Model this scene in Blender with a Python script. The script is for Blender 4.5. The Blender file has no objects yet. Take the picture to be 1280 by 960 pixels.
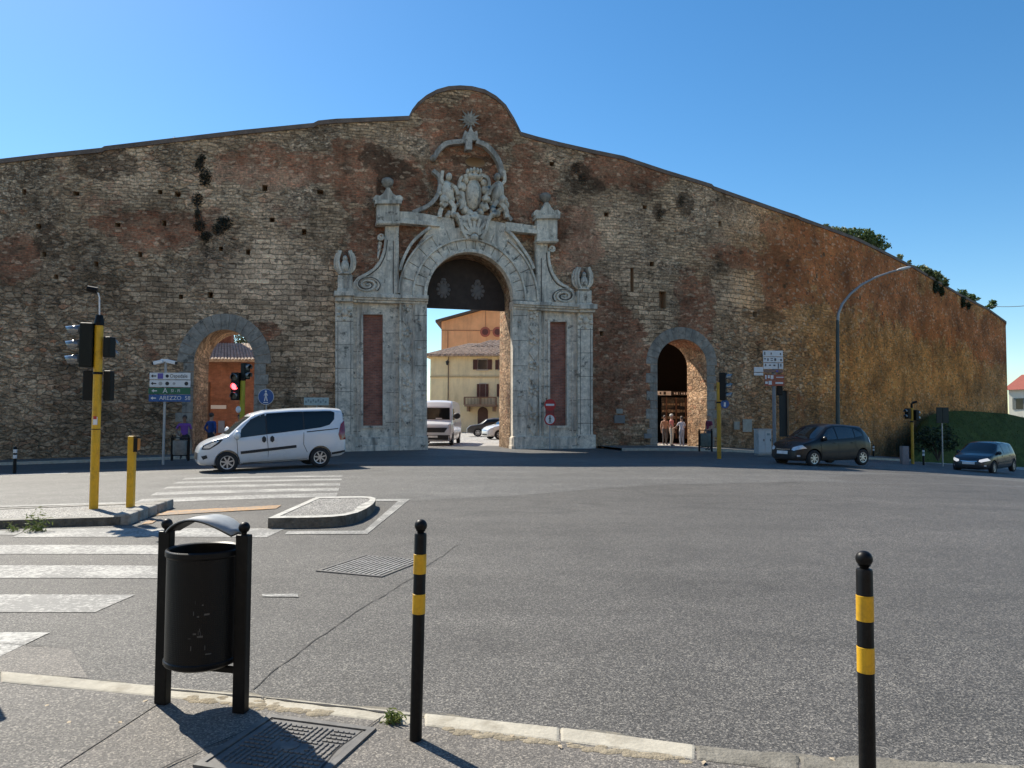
import bpy, bmesh, math, random
from mathutils import Vector, Matrix, geometry
from mathutils.bvhtree import BVHTree
random.seed(7)
S = bpy.context.scene
COL = S.collection
R = math.radians
PI = math.pi
# ------------------------------------------------------------------ camera model
FPX, EYE = 920.0, 1.6
PITCH, ROLL = math.atan(41 / FPX), R(0.3)
_f = Vector((0, math.cos(PITCH), math.sin(PITCH)))
_r0 = Vector((1, 0, 0)); _u0 = _r0.cross(_f)
_r = _r0 * math.cos(ROLL) + _u0 * math.sin(ROLL)
_u = -_r0 * math.sin(ROLL) + _u0 * math.cos(ROLL)
EYEV = Vector((0, 0, EYE))
def ray(px, py): return _f * FPX + _r * (px - 640) - _u * (py - 480)
def at(px, py, Y): return EYEV + ray(px, py) * (Y / ray(px, py).y)
def sp(t, k=1.6): return k * math.log1p(math.exp(min(t / k, 60)))
def zg(x, y): return max(-4.2, -0.075 * sp(min(x, 60) - 10.5) - 0.035 * sp(min(-x, 40) - 6))
def gp(px, py, dz=0.0):
    d = ray(px, py); z = 0.0
    for _ in range(40):
        t = (z - EYE) / d.z
        if t < 0 or t > 1e3: t = 0.5
        p = EYEV + d * t
        z = 0.5 * z + 0.5 * (zg(p.x, p.y) + dz)
    return Vector((p.x, p.y, zg(p.x, p.y) + dz))
def on_plane(px, py, P0, n):
    d = ray(px, py); return EYEV + d * ((P0 - EYEV).dot(n) / d.dot(n))
def sx(px, Y): return at(px, 500, Y).x
def lerp(a, b, t): return a + (b - a) * t
def interp(pts, x):
    if x <= pts[0][0]: return pts[0][1]
    for (a, ya), (b, yb) in zip(pts, pts[1:]):
        if x <= b: return ya + (yb - ya) * (x - a) / max(1e-9, b - a)
    return pts[-1][1]
# ------------------------------------------------------------------ node helpers
class NT:
    def __init__(s, name):
        s.m = bpy.data.materials.new(name); s.m.use_nodes = True
        s.t = s.m.node_tree; s.b = s.t.nodes['Principled BSDF']; s.out = s.t.nodes['Material Output']
    def n(s, typ, **kw):
        nd = s.t.nodes.new(typ)
        for k, v in kw.items(): setattr(nd, k, v)
        return nd
    def set(s, sock, v):
        if isinstance(v, bpy.types.NodeSocket): s.t.links.new(v, sock)
        else: sock.default_value = v
    def math(s, op, a, b=0.0, c=None, clamp=False):
        nd = s.n('ShaderNodeMath', operation=op); nd.use_clamp = clamp
        s.set(nd.inputs[0], a); s.set(nd.inputs[1], b)
        if c is not None: s.set(nd.inputs[2], c)
        return nd.outputs[0]
    def vmath(s, op, a, b=(0, 0, 0), scale=None):
        nd = s.n('ShaderNodeVectorMath', operation=op)
        s.set(nd.inputs[0], a); s.set(nd.inputs[1], b)
        if scale is not None: s.set(nd.inputs['Scale'], scale)
        return nd.outputs['Value'] if op in ('LENGTH', 'DISTANCE', 'DOT_PRODUCT') else nd.outputs['Vector']
    def noise(s, vec, scale, detail=3, rough=0.55, out='Fac'):
        nd = s.n('ShaderNodeTexNoise'); s.set(nd.inputs['Vector'], vec)
        nd.inputs['Scale'].default_value = scale; nd.inputs['Detail'].default_value = detail
        nd.inputs['Roughness'].default_value = rough
        return nd.outputs[out]
    def voro(s, vec, scale, feature='F1', out='Distance', rnd=1.0):
        nd = s.n('ShaderNodeTexVoronoi', feature=feature); s.set(nd.inputs['Vector'], vec)
        nd.inputs['Scale'].default_value = scale; nd.inputs['Randomness'].default_value = rnd
        return nd.outputs[out]
    def ramp(s, fac, stops):
        nd = s.n('ShaderNodeValToRGB'); s.set(nd.inputs[0], fac); e = nd.color_ramp.elements
        while len(e) < len(stops): e.new(0.5)
        for el, (p, c) in zip(e, stops):
            el.position = p; el.color = (*c, 1) if len(c) == 3 else c
        return nd.outputs[0]
    def mr(s, v, a, b, c=0.0, d=1.0, smooth=False):
        nd = s.n('ShaderNodeMapRange'); nd.clamp = True
        if smooth: nd.interpolation_type = 'SMOOTHSTEP'
        s.set(nd.inputs[0], v)
        for i, x in enumerate((a, b, c, d)): s.set(nd.inputs[i + 1], x)
        return nd.outputs[0]
    def mix(s, fac, a, b, mode='MIX'):
        nd = s.n('ShaderNodeMix', data_type='RGBA', blend_type=mode); nd.clamp_factor = True
        s.set(nd.inputs[0], fac)
        for i, v in ((6, a), (7, b)):
            s.set(nd.inputs[i], (*v, 1) if isinstance(v, tuple) and len(v) == 3 else v)
        return nd.outputs[2]
    def grey(s, v):
        nd = s.n('ShaderNodeCombineColor')
        for i in range(3): s.set(nd.inputs[i], v)
        return nd.outputs[0]
    def pos(s): return s.n('ShaderNodeNewGeometry').outputs['Position']
    def obj(s): return s.n('ShaderNodeTexCoord').outputs['Object']
    def uv(s): return s.n('ShaderNodeTexCoord').outputs['UV']
    def scalev(s, v, sc): return s.vmath('MULTIPLY', v, sc)
    def bump(s, h, strength=0.3, dist=0.02):
        nd = s.n('ShaderNodeBump'); nd.inputs['Strength'].default_value = strength
        nd.inputs['Distance'].default_value = dist; s.set(nd.inputs['Height'], h)
        s.t.links.new(nd.outputs[0], s.b.inputs['Normal'])
    def base(s, c): s.set(s.b.inputs['Base Color'], (*c, 1) if isinstance(c, tuple) and len(c) == 3 else c)
_mc = {}
def M(name, col, rough=0.6, metal=0.0, var=0.18, vs=6.0, bump=0.0, spec=0.5, dirt=None, coat=0.0):
    if name in _mc: return _mc[name]
    t = NT(name); p = t.obj()
    n = t.noise(p, vs, 4, 0.6); n2 = t.noise(p, vs * 7, 2)
    f = t.mr(t.math('ADD', t.math('MULTIPLY', n, .7), t.math('MULTIPLY', n2, .3)), .3, .7, 1 - var, 1 + var)
    c = t.mix(1.0, col, t.grey(f), 'MULTIPLY')
    if dirt:
        c = t.mix(t.mr(t.noise(p, vs * .8, 5, .7), .5, .72, 0, .75), c, dirt)
    t.base(c)
    t.b.inputs['Roughness'].default_value = rough; t.b.inputs['Metallic'].default_value = metal
    t.b.inputs['Specular IOR Level'].default_value = spec; t.b.inputs['Coat Weight'].default_value = coat
    if coat: t.b.inputs['Coat Roughness'].default_value = 0.05
    if bump: t.bump(t.noise(p, vs * 5, 4), 1.0, bump)
    _mc[name] = t.m
    return t.m
def emit(name, col, strength):
    t = NT(name); t.base(tuple(c * .3 for c in col)); t.b.inputs['Emission Color'].default_value = (*col, 1)
    t.b.inputs['Emission Strength'].default_value = strength; return t.m
# ------------------------------------------------------------------ mesh builder
class MB:
    def __init__(s): s.v = []; s.f = []; s.mi = []; s.m = 0
    def add(s, vs, fs):
        o = len(s.v); s.v += [Vector(v) for v in vs]
        for f in fs: s.f.append([i + o for i in f]); s.mi.append(s.m)
    def box(s, c, d, rot=None, taper=1.0):
        c = Vector(c); x, y, z = (k / 2 for k in d); vs = []
        for sz in (-1, 1):
            k = taper if sz > 0 else 1
            for a, b in ((-1, -1), (1, -1), (1, 1), (-1, 1)):
                v = Vector((a * x * k, b * y * k, sz * z))
                if rot is not None: v = rot @ v
                vs.append(c + v)
        s.add(vs, [[3, 2, 1, 0], [4, 5, 6, 7], [0, 1, 5, 4], [1, 2, 6, 5], [2, 3, 7, 6], [3, 0, 4, 7]])
    def cyl(s, a, b, r, r2=None, n=16, cap=True):
        a, b = Vector(a), Vector(b); r2 = r if r2 is None else r2
        d = (b - a).normalized(); u = d.orthogonal().normalized(); w = d.cross(u)
        vs = []
        for c, rr in ((a, r), (b, r2)):
            for i in range(n):
                t = 2 * PI * i / n; vs.append(c + (u * math.cos(t) + w * math.sin(t)) * rr)
        fs = [[i, (i + 1) % n, n + (i + 1) % n, n + i] for i in range(n)]
        if cap: fs += [list(range(n))[::-1], list(range(n, 2 * n))]
        s.add(vs, fs)
    def tube(s, pts, r, n=8):
        pts = [Vector(p) for p in pts]; vs = []; u = None
        for i, p in enumerate(pts):
            d = (pts[min(i + 1, len(pts) - 1)] - pts[max(i - 1, 0)]).normalized()
            u = d.orthogonal().normalized() if u is None else (u - d * u.dot(d)).normalized()
            w = d.cross(u); rr = r[i] if isinstance(r, (list, tuple)) else r
            vs += [p + (u * math.cos(2 * PI * k / n) + w * math.sin(2 * PI * k / n)) * rr for k in range(n)]
        fs = []
        for i in range(len(pts) - 1):
            fs += [[i * n + k, i * n + (k + 1) % n, (i + 1) * n + (k + 1) % n, (i + 1) * n + k] for k in range(n)]
        fs += [list(range(n))[::-1], list(range((len(pts) - 1) * n, len(pts) * n))]
        s.add(vs, fs)
    def lathe(s, prof, c=(0, 0, 0), n=20, axis='z'):
        c = Vector(c); vs = []
        for r, z in prof:
            for i in range(n):
                t = 2 * PI * i / n; a, b = r * math.cos(t), r * math.sin(t)
                vs.append(c + (Vector((a, b, z)) if axis == 'z' else Vector((b, z, a)) if axis == 'y' else Vector((z, a, b))))
        fs = []
        for j in range(len(prof) - 1):
            fs += [[j * n + i, j * n + (i + 1) % n, (j + 1) * n + (i + 1) % n, (j + 1) * n + i] for i in range(n)]
        if prof[0][0] > 1e-5: fs.append(list(range(n))[::-1])
        if prof[-1][0] > 1e-5: fs.append(list(range((len(prof) - 1) * n, len(prof) * n)))
        s.add(vs, fs)
    def ball(s, c, r, n=14, m=9, rot=None):
        c = Vector(c); r = (r, r, r) if not isinstance(r, (tuple, list)) else r; vs = []
        for j in range(m + 1):
            ph = PI * j / m
            for i in range(n):
                t = 2 * PI * i / n
                v = Vector((r[0] * math.sin(ph) * math.cos(t), r[1] * math.sin(ph) * math.sin(t), -r[2] * math.cos(ph)))
                if rot is not None: v = rot @ v
                vs.append(c + v)
        s.add(vs, [[j * n + i, j * n + (i + 1) % n, (j + 1) * n + (i + 1) % n, (j + 1) * n + i] for j in range(m) for i in range(n)])
    def prism(s, poly, d):            # poly: 3-D points in one plane, d: extrusion vector
        poly = [Vector(p) for p in poly]; n = len(poly); d = Vector(d)
        nn = Vector()
        for i in range(n): nn += (poly[i] - poly[0]).cross(poly[(i + 1) % n] - poly[0])
        if nn.dot(d) > 0: poly = poly[::-1]
        s.add(poly + [p + d for p in poly], [list(range(n)), list(range(2 * n - 1, n - 1, -1))] +
              [[i, i + n, (i + 1) % n + n, (i + 1) % n] for i in range(n)])
    def quad(s, a, b, c, d): s.add([a, b, c, d], [[0, 1, 2, 3]])
    def mesh(s, name):
        me = bpy.data.meshes.new(name); me.from_pydata([tuple(v) for v in s.v], [], s.f)
        me.polygons.foreach_set('material_index', s.mi); me.validate(); me.update(); return me
    def build(s, name, mats, parent=None, smooth=False, bevel=0, fixn=True):
        me = s.mesh(name)
        for m in (mats if isinstance(mats, (list, tuple)) else [mats]): me.materials.append(m)
        if fixn or bevel:
            bm = bmesh.new(); bm.from_mesh(me)
            bmesh.ops.remove_doubles(bm, verts=bm.verts, dist=1e-5)
            bmesh.ops.recalc_face_normals(bm, faces=bm.faces)
            bm.to_mesh(me); bm.free()
        if smooth:
            me.polygons.foreach_set('use_smooth', [True] * len(me.polygons))
            me.set_sharp_from_angle(angle=R(smooth if smooth > 1 else 40))
        o = bpy.data.objects.new(name, me); COL.objects.link(o)
        if parent is not None: o.parent = parent
        if bevel:
            b = o.modifiers.new('b', 'BEVEL'); b.width = bevel; b.segments = 2; b.limit_method = 'ANGLE'; b.angle_limit = R(35)
        return o
def tag(o, label=None, cat=None, group=None, kind=None):
    for k, v in (('label', label), ('category', cat), ('group', group), ('kind', kind)):
        if v: o[k] = v
    return o
def thing(name, loc, rz, label, cat, group=None):
    o = bpy.data.objects.new(name, None); COL.objects.link(o); o.empty_display_size = .2
    o.location = loc; o.rotation_euler = (0, 0, rz)
    return tag(o, label, cat, group)
def copy_tree(o, parent=None):
    c = o.copy(); COL.objects.link(c)
    if parent is not None: c.parent = parent
    for ch in list(o.children): copy_tree(ch, c)
    return c
def dup(o, loc, rz=None, label=None):
    c = copy_tree(o); c.location = loc
    if rz is not None: c.rotation_euler = (0, 0, rz)
    if label: c['label'] = label
    return c
def evalmesh(o):
    dg = bpy.context.evaluated_depsgraph_get(); dg.update()
    return bpy.data.meshes.new_from_object(o.evaluated_get(dg))
def bake(o):
    me = evalmesh(o); old = o.data; o.modifiers.clear(); o.data = me; me.name = o.name
    if old.users == 0: bpy.data.meshes.remove(old)
    return o
def boolean(o, mb, name='cutter'):
    c = mb.build(name, o.data.materials[0]); m = o.modifiers.new('bool', 'BOOLEAN')
    m.operation = 'DIFFERENCE'; m.solver = 'EXACT'; m.object = c
    bake(o); me = c.data; bpy.data.objects.remove(c); bpy.data.meshes.remove(me)
def text_mesh(txt, size, mat, parent, mtx, name='lettering', ext=0.002, align='CENTER', sxf=1.0, bold=0.0):
    cu = bpy.data.curves.new(name, 'FONT'); cu.body = txt; cu.size = size; cu.extrude = ext; cu.offset = bold
    cu.align_x = align; cu.align_y = 'CENTER'; cu.resolution_u = 3
    o = bpy.data.objects.new(name, cu); COL.objects.link(o)
    me = evalmesh(o); bpy.data.objects.remove(o); bpy.data.curves.remove(cu)
    me.transform(mtx @ Matrix.Diagonal((sxf, 1, 1, 1))); me.materials.clear(); me.materials.append(mat)
    ob = bpy.data.objects.new(name, me); COL.objects.link(ob); ob.parent = parent; return ob
FACE = Matrix.Rotation(R(90), 4, 'X')       # text in the xz plane facing -y
def face_at(x, y, z): return Matrix.Translation((x, y, z)) @ FACE
def leaves(n, sampler, size, mat, name, parent=None, droop=0.0, asp=0.5):
    vs, fs = [], []
    for _ in range(n):
        p = sampler(); s_ = size * random.uniform(.55, 1.3)
        a, b = random.uniform(0, 2 * PI), random.uniform(-.9, .9)
        d = Vector((math.cos(a) * math.cos(b), math.sin(a) * math.cos(b), math.sin(b) - droop)).normalized()
        w = d.cross(Vector((random.gauss(0, 1), random.gauss(0, 1), random.gauss(0, 1)))).normalized()
        up = d.cross(w); o = len(vs)
        vs += [p - d * s_ * .5, p + w * s_ * asp * .5 + up * s_ * .06, p + d * s_ * .5, p - w * s_ * asp * .5 + up * s_ * .06]
        fs += [(o, o + 1, o + 2), (o, o + 2, o + 3)]
    me = bpy.data.meshes.new(name); me.from_pydata([tuple(v) for v in vs], [], fs); me.materials.append(mat)
    ob = bpy.data.objects.new(name, me); COL.objects.link(ob)
    if parent is not None: ob.parent = parent
    return ob
def leafmat(name, a, b):
    t = NT(name); r = t.n('ShaderNodeNewGeometry').outputs['Random Per Island']
    c = t.mix(r, a, b); t.base(c); t.b.inputs['Roughness'].default_value = .55
    tr = t.n('ShaderNodeBsdfTranslucent'); t.set(tr.inputs[0], c); mx = t.n('ShaderNodeMixShader'); mx.inputs[0].default_value = .3
    t.t.links.new(t.b.outputs[0], mx.inputs[1]); t.t.links.new(tr.outputs[0], mx.inputs[2]); t.t.links.new(mx.outputs[0], t.out.inputs[0])
    return t.m
# ------------------------------------------------------------------ camera, world, sun
cd = bpy.data.cameras.new('camera'); cam = bpy.data.objects.new('camera', cd); COL.objects.link(cam)
cd.sensor_width = 36; cd.lens = 36 * FPX / 1280; cd.clip_end = 3000; cd.clip_start = .05
mt = Matrix.Identity(4)
for i, v in enumerate((_r, _u, -_f)):
    for k in range(3): mt[k][i] = v[k]
mt.translation = EYEV; cam.matrix_world = mt; S.camera = cam
SUN_AZ, SUN_EL = R(-44), R(45.5)
wd = bpy.data.worlds.new('World'); S.world = wd; wd.use_nodes = True
wt = wd.node_tree; bg = wt.nodes['Background']; sk = wt.nodes.new('ShaderNodeTexSky'); sk.sky_type = 'NISHITA'
sk.sun_disc = False; sk.sun_elevation = SUN_EL; sk.sun_rotation = SUN_AZ
sk.air_density = 1.0; sk.dust_density = 0.25; sk.ozone_density = 2.5; sk.altitude = 300
hs = wt.nodes.new('ShaderNodeHueSaturation'); hs.inputs['Saturation'].default_value = 1.29
gm = wt.nodes.new('ShaderNodeMix'); gm.data_type = 'RGBA'; gm.blend_type = 'MULTIPLY'; gm.inputs[0].default_value = 1
gm.inputs[7].default_value = (1.0, 1.05, 1.0, 1)
wt.links.new(sk.outputs[0], hs.inputs['Color']); wt.links.new(hs.outputs[0], gm.inputs[6]); wt.links.new(gm.outputs[2], bg.inputs[0])
bg.inputs[1].default_value = 0.10
sd = bpy.data.lights.new('sun', 'SUN'); so = bpy.data.objects.new('sun', sd); COL.objects.link(so)
sd.energy = 4.6; sd.angle = R(.53); sd.color = (1, .93, .80)
sv = Vector((math.sin(SUN_AZ) * math.cos(SUN_EL), math.cos(SUN_AZ) * math.cos(SUN_EL), math.sin(SUN_EL)))
so.rotation_euler = (-sv).to_track_quat('-Z', 'Y').to_euler(); so.location = sv * 100
vs_ = S.view_settings; vs_.view_transform = 'Standard'; vs_.look = 'None'; vs_.gamma = 1; vs_.exposure = 0.7; vs_.use_curve_mapping = False
S.cycles.max_bounces = 6; S.cycles.use_denoising = True
S.cycles.sample_clamp_indirect = 8
# ------------------------------------------------------------------ wall plan
PLAN = [(-44, 31.6), (-8.58, 35.1), (11.2, 40.4), (17.2, 44.0), (23.8, 50.2), (31.8, 58.6), (51.2, 76.0), (53.4, 79.5), (53.0, 96)]
PLAN = [Vector((x, y, 0)) for x, y in PLAN]
NSEG = len(PLAN) - 1
SD = [(PLAN[i + 1] - PLAN[i]).normalized() for i in range(NSEG)]
SL = [(PLAN[i + 1] - PLAN[i]).length for i in range(NSEG)]
SN = [Vector((-d.y, d.x, 0)) for d in SD]                 # inwards (city side)
S0 = [0.0]
for l in SL: S0.append(S0[-1] + l)
def seg_sz(i, px, py):
    p = on_plane(px, py, PLAN[i], SN[i]); return S0[i] + (p - PLAN[i]).dot(SD[i]), p.z
def wall_sz(px, py):
    for i in range(NSEG - 2):
        s, z = seg_sz(i, px, py)
        if (S0[i] <= s <= S0[i + 1]) or (i == 0 and s < S0[1]): return s, z
    return seg_sz(NSEG - 3, px, py)
def wpos(s, z, t=0.0):
    for j in range(1, NSEG):                              # mitred at the bends
        if abs(s - S0[j]) < 1e-4:
            m = (SN[j - 1] + SN[j]); m = m / (1 + SN[j - 1].dot(SN[j]))
            p = PLAN[j] + m * t; return Vector((p.x, p.y, z))
    i = max(k for k in range(NSEG) if s >= S0[k] or k == 0)
    p = PLAN[i] + SD[i] * (s - S0[i]) + SN[i] * t
    return Vector((p.x, p.y, z))
def segof(s): return max(k for k in range(NSEG) if s >= S0[k] or k == 0)
# ------------------------------------------------------------------ masonry
def masonry(name, patches=True):
    t = NT(name); uv = t.uv()
    w = t.noise(uv, 1.1, 3, .5, 'Color'); w2 = t.noise(uv, 5.0, 2, .5, 'Color')
    d1 = t.scalev(t.vmath('SUBTRACT', w, (.5, .5, .5)), (.42, .22, 0))
    d2 = t.scalev(t.vmath('SUBTRACT', w2, (.5, .5, .5)), (.16, .10, 0))
    c = t.vmath('ADD', uv, t.vmath('ADD', d1, d2))
    def brick(vec, bw, bh, mort, c1, c2, cm, bias=0.0, smooth=.25):
        b = t.n('ShaderNodeTexBrick'); t.set(b.inputs['Vector'], vec); b.inputs['Scale'].default_value = 1
        for k, v in (('Brick Width', bw), ('Row Height', bh), ('Mortar Size', mort), ('Mortar Smooth', smooth), ('Bias', bias)): b.inputs[k].default_value = v
        b.inputs['Color1'].default_value = (*c1, 1); b.inputs['Color2'].default_value = (*c2, 1); b.inputs['Mortar'].default_value = (*cm, 1)
        return b.outputs['Color'], b.outputs['Fac']
    # squared stone in rough courses
    a_c, a_f = brick(c, .36, .155, .016, (.37, .315, .25), (.15, .128, .10), (.175, .15, .122), -.1, .6)
    e_c, e_f = brick(c, .62, .245, .022, (.43, .38, .315), (.20, .17, .135), (.15, .13, .105), .05, .5)
    # rubble: irregular cells, wider than high, each with its own hue
    rgh = t.noise(uv, 2.4, 4, .7); c4 = t.vmath('ADD', c, t.scalev(t.vmath('SUBTRACT', t.noise(uv, 11, 2, .6, 'Color'), (.5, .5, .5)), (.10, .07, 0)))
    rv = t.scalev(c4, (2.7, 5.0, 1))
    cell = t.voro(rv, 1.0, 'F1', 'Color', .85); sep = t.n('ShaderNodeSeparateColor'); t.set(sep.inputs[0], cell)
    r_c = t.ramp(sep.outputs[0], [(0, (.165, .14, .11)), (.3, (.225, .19, .15)), (.55, (.285, .24, .19)), (.8, (.34, .30, .245)), (.93, (.25, .155, .11)), (1, (.43, .39, .33))])
    ed = t.voro(rv, 1.0, 'DISTANCE_TO_EDGE', 'Distance', .85)
    r_f = t.mr(ed, .02, .11, 1, 0)
    r_c = t.mix(t.math('MULTIPLY', t.math('MULTIPLY', r_f, t.mr(rgh, .35, .6)), .6), r_c, (.15, .13, .105))
    # small rubble for the repairs
    rv2 = t.scalev(c, (5.6, 9.0, 1)); cell2 = t.voro(rv2, 1.0, 'F1', 'Color', .9); sp2 = t.n('ShaderNodeSeparateColor'); t.set(sp2.inputs[0], cell2)
    q_c = t.ramp(sp2.outputs[0], [(0, (.12, .10, .08)), (.45, (.25, .22, .185)), (.8, (.36, .33, .285)), (1, (.47, .44, .39))])
    q_f = t.mr(t.voro(rv2, 1.0, 'DISTANCE_TO_EDGE', 'Distance', .9), .02, .12, 1, 0)
    q_c = t.mix(t.math('MULTIPLY', q_f, .6), q_c, (.16, .14, .12))
    # brick
    b_c, b_f = brick(c, .30, .088, .014, (.285, .12, .078), (.155, .077, .056), (.21, .155, .12), -.1, .4)
    b_c = t.mix(t.mr(t.noise(uv, 2.2, 5, .75), .44, .62), b_c, (.22, .165, .13)); b_c = t.mix(t.mr(t.noise(t.vmath('ADD', uv, (17, 3, 0)), 3.5, 4, .75), .60, .68, 0, .6), b_c, (.33, .27, .22)); b_c = t.mix(t.mr(t.noise(t.vmath('ADD', uv, (2, 43, 0)), .8, 5, .75), .54, .66, 0, .85), b_c, (.10, .07, .055))
    big = t.noise(uv, .16, 5, .62); big2 = t.noise(t.vmath('ADD', uv, (31, 7, 0)), .22, 5, .65); rag = t.noise(uv, 1.7, 5, .7)
    m1 = t.mr(t.math('ADD', big, t.math('MULTIPLY', t.math('SUBTRACT', rag, .5), .5)), .46, .54)
    m2 = t.mr(t.math('ADD', big2, t.math('MULTIPLY', t.math('SUBTRACT', rag, .5), .5)), .52, .60)
    col = t.mix(m1, r_c, a_c); f = t.math('MULTIPLY', r_f, 1.0); f = t.mix(m1, t.grey(r_f), t.grey(a_f))
    col = t.mix(m2, col, q_c); f = t.mix(m2, f, t.grey(q_f))
    def ell(px, py, rx, ry):
        s, z = wall_sz(px, py); sa, _ = wall_sz(px - rx, py); sb, _ = wall_sz(px + rx, py)
        _, za = wall_sz(px, py + ry); _, zb = wall_sz(px, py - ry)
        v = t.scalev(t.vmath('SUBTRACT', uv, (s, z, 0)), (2 / max(.3, sb - sa), 2 / max(.3, zb - za), 0))
        return t.math('SUBTRACT', 1.0, t.vmath('LENGTH', v))
    def mask(lst, ragk, lo=-.05, hi=.12):
        m = None
        for e in lst:
            k = ell(*e); m = k if m is None else t.math('MAXIMUM', m, k)
        rg = t.math('ADD', t.math('MULTIPLY', t.math('SUBTRACT', rag, .5), ragk), t.math('MULTIPLY', t.math('SUBTRACT', t.noise(uv, .55, 4, .6), .5), ragk * 1.2))
        return t.mr(t.math('ADD', m, rg), lo, hi)
    rv3 = t.scalev(t.vmath('ADD', c, (7, 3, 0)), (3.6, 7.0, 1)); c3 = t.voro(rv3, 1.0, 'F1', 'Color', .9); s3 = t.n('ShaderNodeSeparateColor'); t.set(s3.inputs[0], c3); e3 = t.mr(t.voro(rv3, 1.0, 'DISTANCE_TO_EDGE', 'Distance', .9), .04, .10)
    lt = t.math('MULTIPLY', t.mr(s3.outputs[0], .80, .84), e3); dk = t.math('MULTIPLY', t.mr(s3.outputs[1], .83, .87), e3)
    if patches:
        cm = mask([(340, 395, 85, 95), (395, 470, 30, 70), (190, 400, 50, 60), (800, 400, 45, 60), (925, 365, 38, 34)], 1.6, -.1, .12)
        col = t.mix(cm, col, e_c); f = t.mix(cm, f, t.grey(e_f))
        rm = mask([(80, 440, 110, 110), (110, 540, 140, 40), (960, 470, 60, 75), (1060, 470, 70, 60)], 1.4, -.1, .12)
        col = t.mix(rm, col, r_c); f = t.mix(rm, f, t.grey(r_f))
        reds = [(195, 286, 72, 28), (345, 208, 85, 26), (20, 320, 40, 28), (455, 215, 45, 40), (462, 305, 36, 46), (505, 260, 34, 60), (585, 215, 50, 50), (600, 150, 50, 30), (545, 140, 24, 18), (550, 165, 40, 12),
                (662, 240, 38, 55), (720, 300, 35, 45), (780, 215, 65, 22), (775, 470, 40, 80), (755, 410, 30, 60), (868, 385, 24, 52), (925, 322, 50, 14), (985, 345, 32, 44), (1045, 335, 65, 50),
                (1110, 360, 55, 42), (1180, 398, 55, 34), (1235, 425, 30, 32), (1000, 300, 40, 30), (330, 415, 24, 10)]
        mr_ = t.math('MULTIPLY', mask(reds, 1.5, -.08, .08), .88)
        nb = t.mr(t.math('ADD', t.noise(t.vmath('ADD', uv, (9, 53, 0)), .3, 5, .7), t.math('MULTIPLY', t.math('SUBTRACT', rag, .5), .4)), .60, .68)
        mr_ = t.math('MAXIMUM', mr_, t.math('MULTIPLY', nb, .8))
        col = t.mix(mr_, col, b_c); f = t.mix(mr_, f, t.grey(b_f))
        pale = [(330, 335, 95, 62), (285, 225, 90, 30), (160, 225, 60, 40), (770, 300, 62, 60), (885, 275, 42, 48), (945, 275, 50, 26), (925, 365, 36, 36), (500, 180, 50, 18), (700, 200, 30, 15), (350, 250, 50, 40), (720, 340, 20, 40)]
        pm = mask(pale, 1.3, -.05, .35)
        col = t.mix(t.math('MULTIPLY', pm, .55), col, t.mix(1, (1.45, 1.42, 1.40), col, 'MULTIPLY'))
        col = t.mix(t.math('MULTIPLY', pm, .25), col, t.mix(f, (.42, .39, .36), (.2, .18, .16)))
        dark = [(468, 196, 22, 16), (492, 212, 26, 12), (480, 230, 10, 18), (725, 222, 16, 22), (735, 232, 22, 10), (856, 255, 12, 16), (825, 265, 8, 14), (955, 395, 28, 10), (594, 203, 26, 10), (60, 300, 20, 30), (128, 205, 40, 22)]
        dm = mask(dark, 1.3)
        col = t.mix(t.math('MULTIPLY', dm, .72), col, (.055, .043, .035))
        sv_ = t.n('ShaderNodeSeparateXYZ'); t.set(sv_.inputs[0], uv)
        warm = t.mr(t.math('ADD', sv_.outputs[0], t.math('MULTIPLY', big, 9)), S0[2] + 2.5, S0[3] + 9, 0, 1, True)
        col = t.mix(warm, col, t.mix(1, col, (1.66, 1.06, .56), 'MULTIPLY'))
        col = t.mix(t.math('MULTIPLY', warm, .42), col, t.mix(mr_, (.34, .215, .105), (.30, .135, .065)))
        col = t.mix(t.math('MULTIPLY', lt, .42), col, (.50, .46, .40)); col = t.mix(t.math('MULTIPLY', dk, .55), col, (.06, .05, .042))
        amb = mask([(1110, 470, 75, 75), (1180, 460, 60, 60)], .9, -.2, .5)
        col = t.mix(t.math('MULTIPLY', amb, .8), col, t.mix(1, col, (1.22, 1.0, .66), 'MULTIPLY'))
        damp = t.mr(t.math('ADD', sv_.outputs[1], t.math('MULTIPLY', rag, 2.6)), 1.0, 4.6, .38, 0)
        col = t.mix(damp, col, (.06, .055, .042))
    tone = t.mr(t.noise(t.vmath('ADD', uv, (3, 91, 0)), .35, 5, .65), .3, .7, .42, 1.38)
    strk = t.mr(t.noise(t.scalev(uv, (.8, .16, 1)), 1.0, 5, .7), .52, .72, 1.0, .62)
    spk = t.mr(t.noise(uv, 8, 4, .8), .28, .72, .42, 1.62)
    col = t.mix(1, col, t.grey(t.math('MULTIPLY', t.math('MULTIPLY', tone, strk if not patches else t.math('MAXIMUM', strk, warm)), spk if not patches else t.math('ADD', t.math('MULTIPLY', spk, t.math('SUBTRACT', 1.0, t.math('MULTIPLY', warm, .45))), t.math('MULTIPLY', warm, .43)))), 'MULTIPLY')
    col = t.mix(1, col, (1.90, 1.42, 1.05), 'MULTIPLY')
    t.base(col); t.b.inputs['Roughness'].default_value = .92; t.b.inputs['Specular IOR Level'].default_value = .2
    h = t.math('SUBTRACT', t.math('ADD', t.math('MULTIPLY', t.noise(uv, 4, 5, .75), 1.2), t.math('MULTIPLY', sep.outputs[1], .5)), f)
    t.bump(h, 1.0, .06)
    return t.m
MW = masonry('old_masonry')
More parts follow.
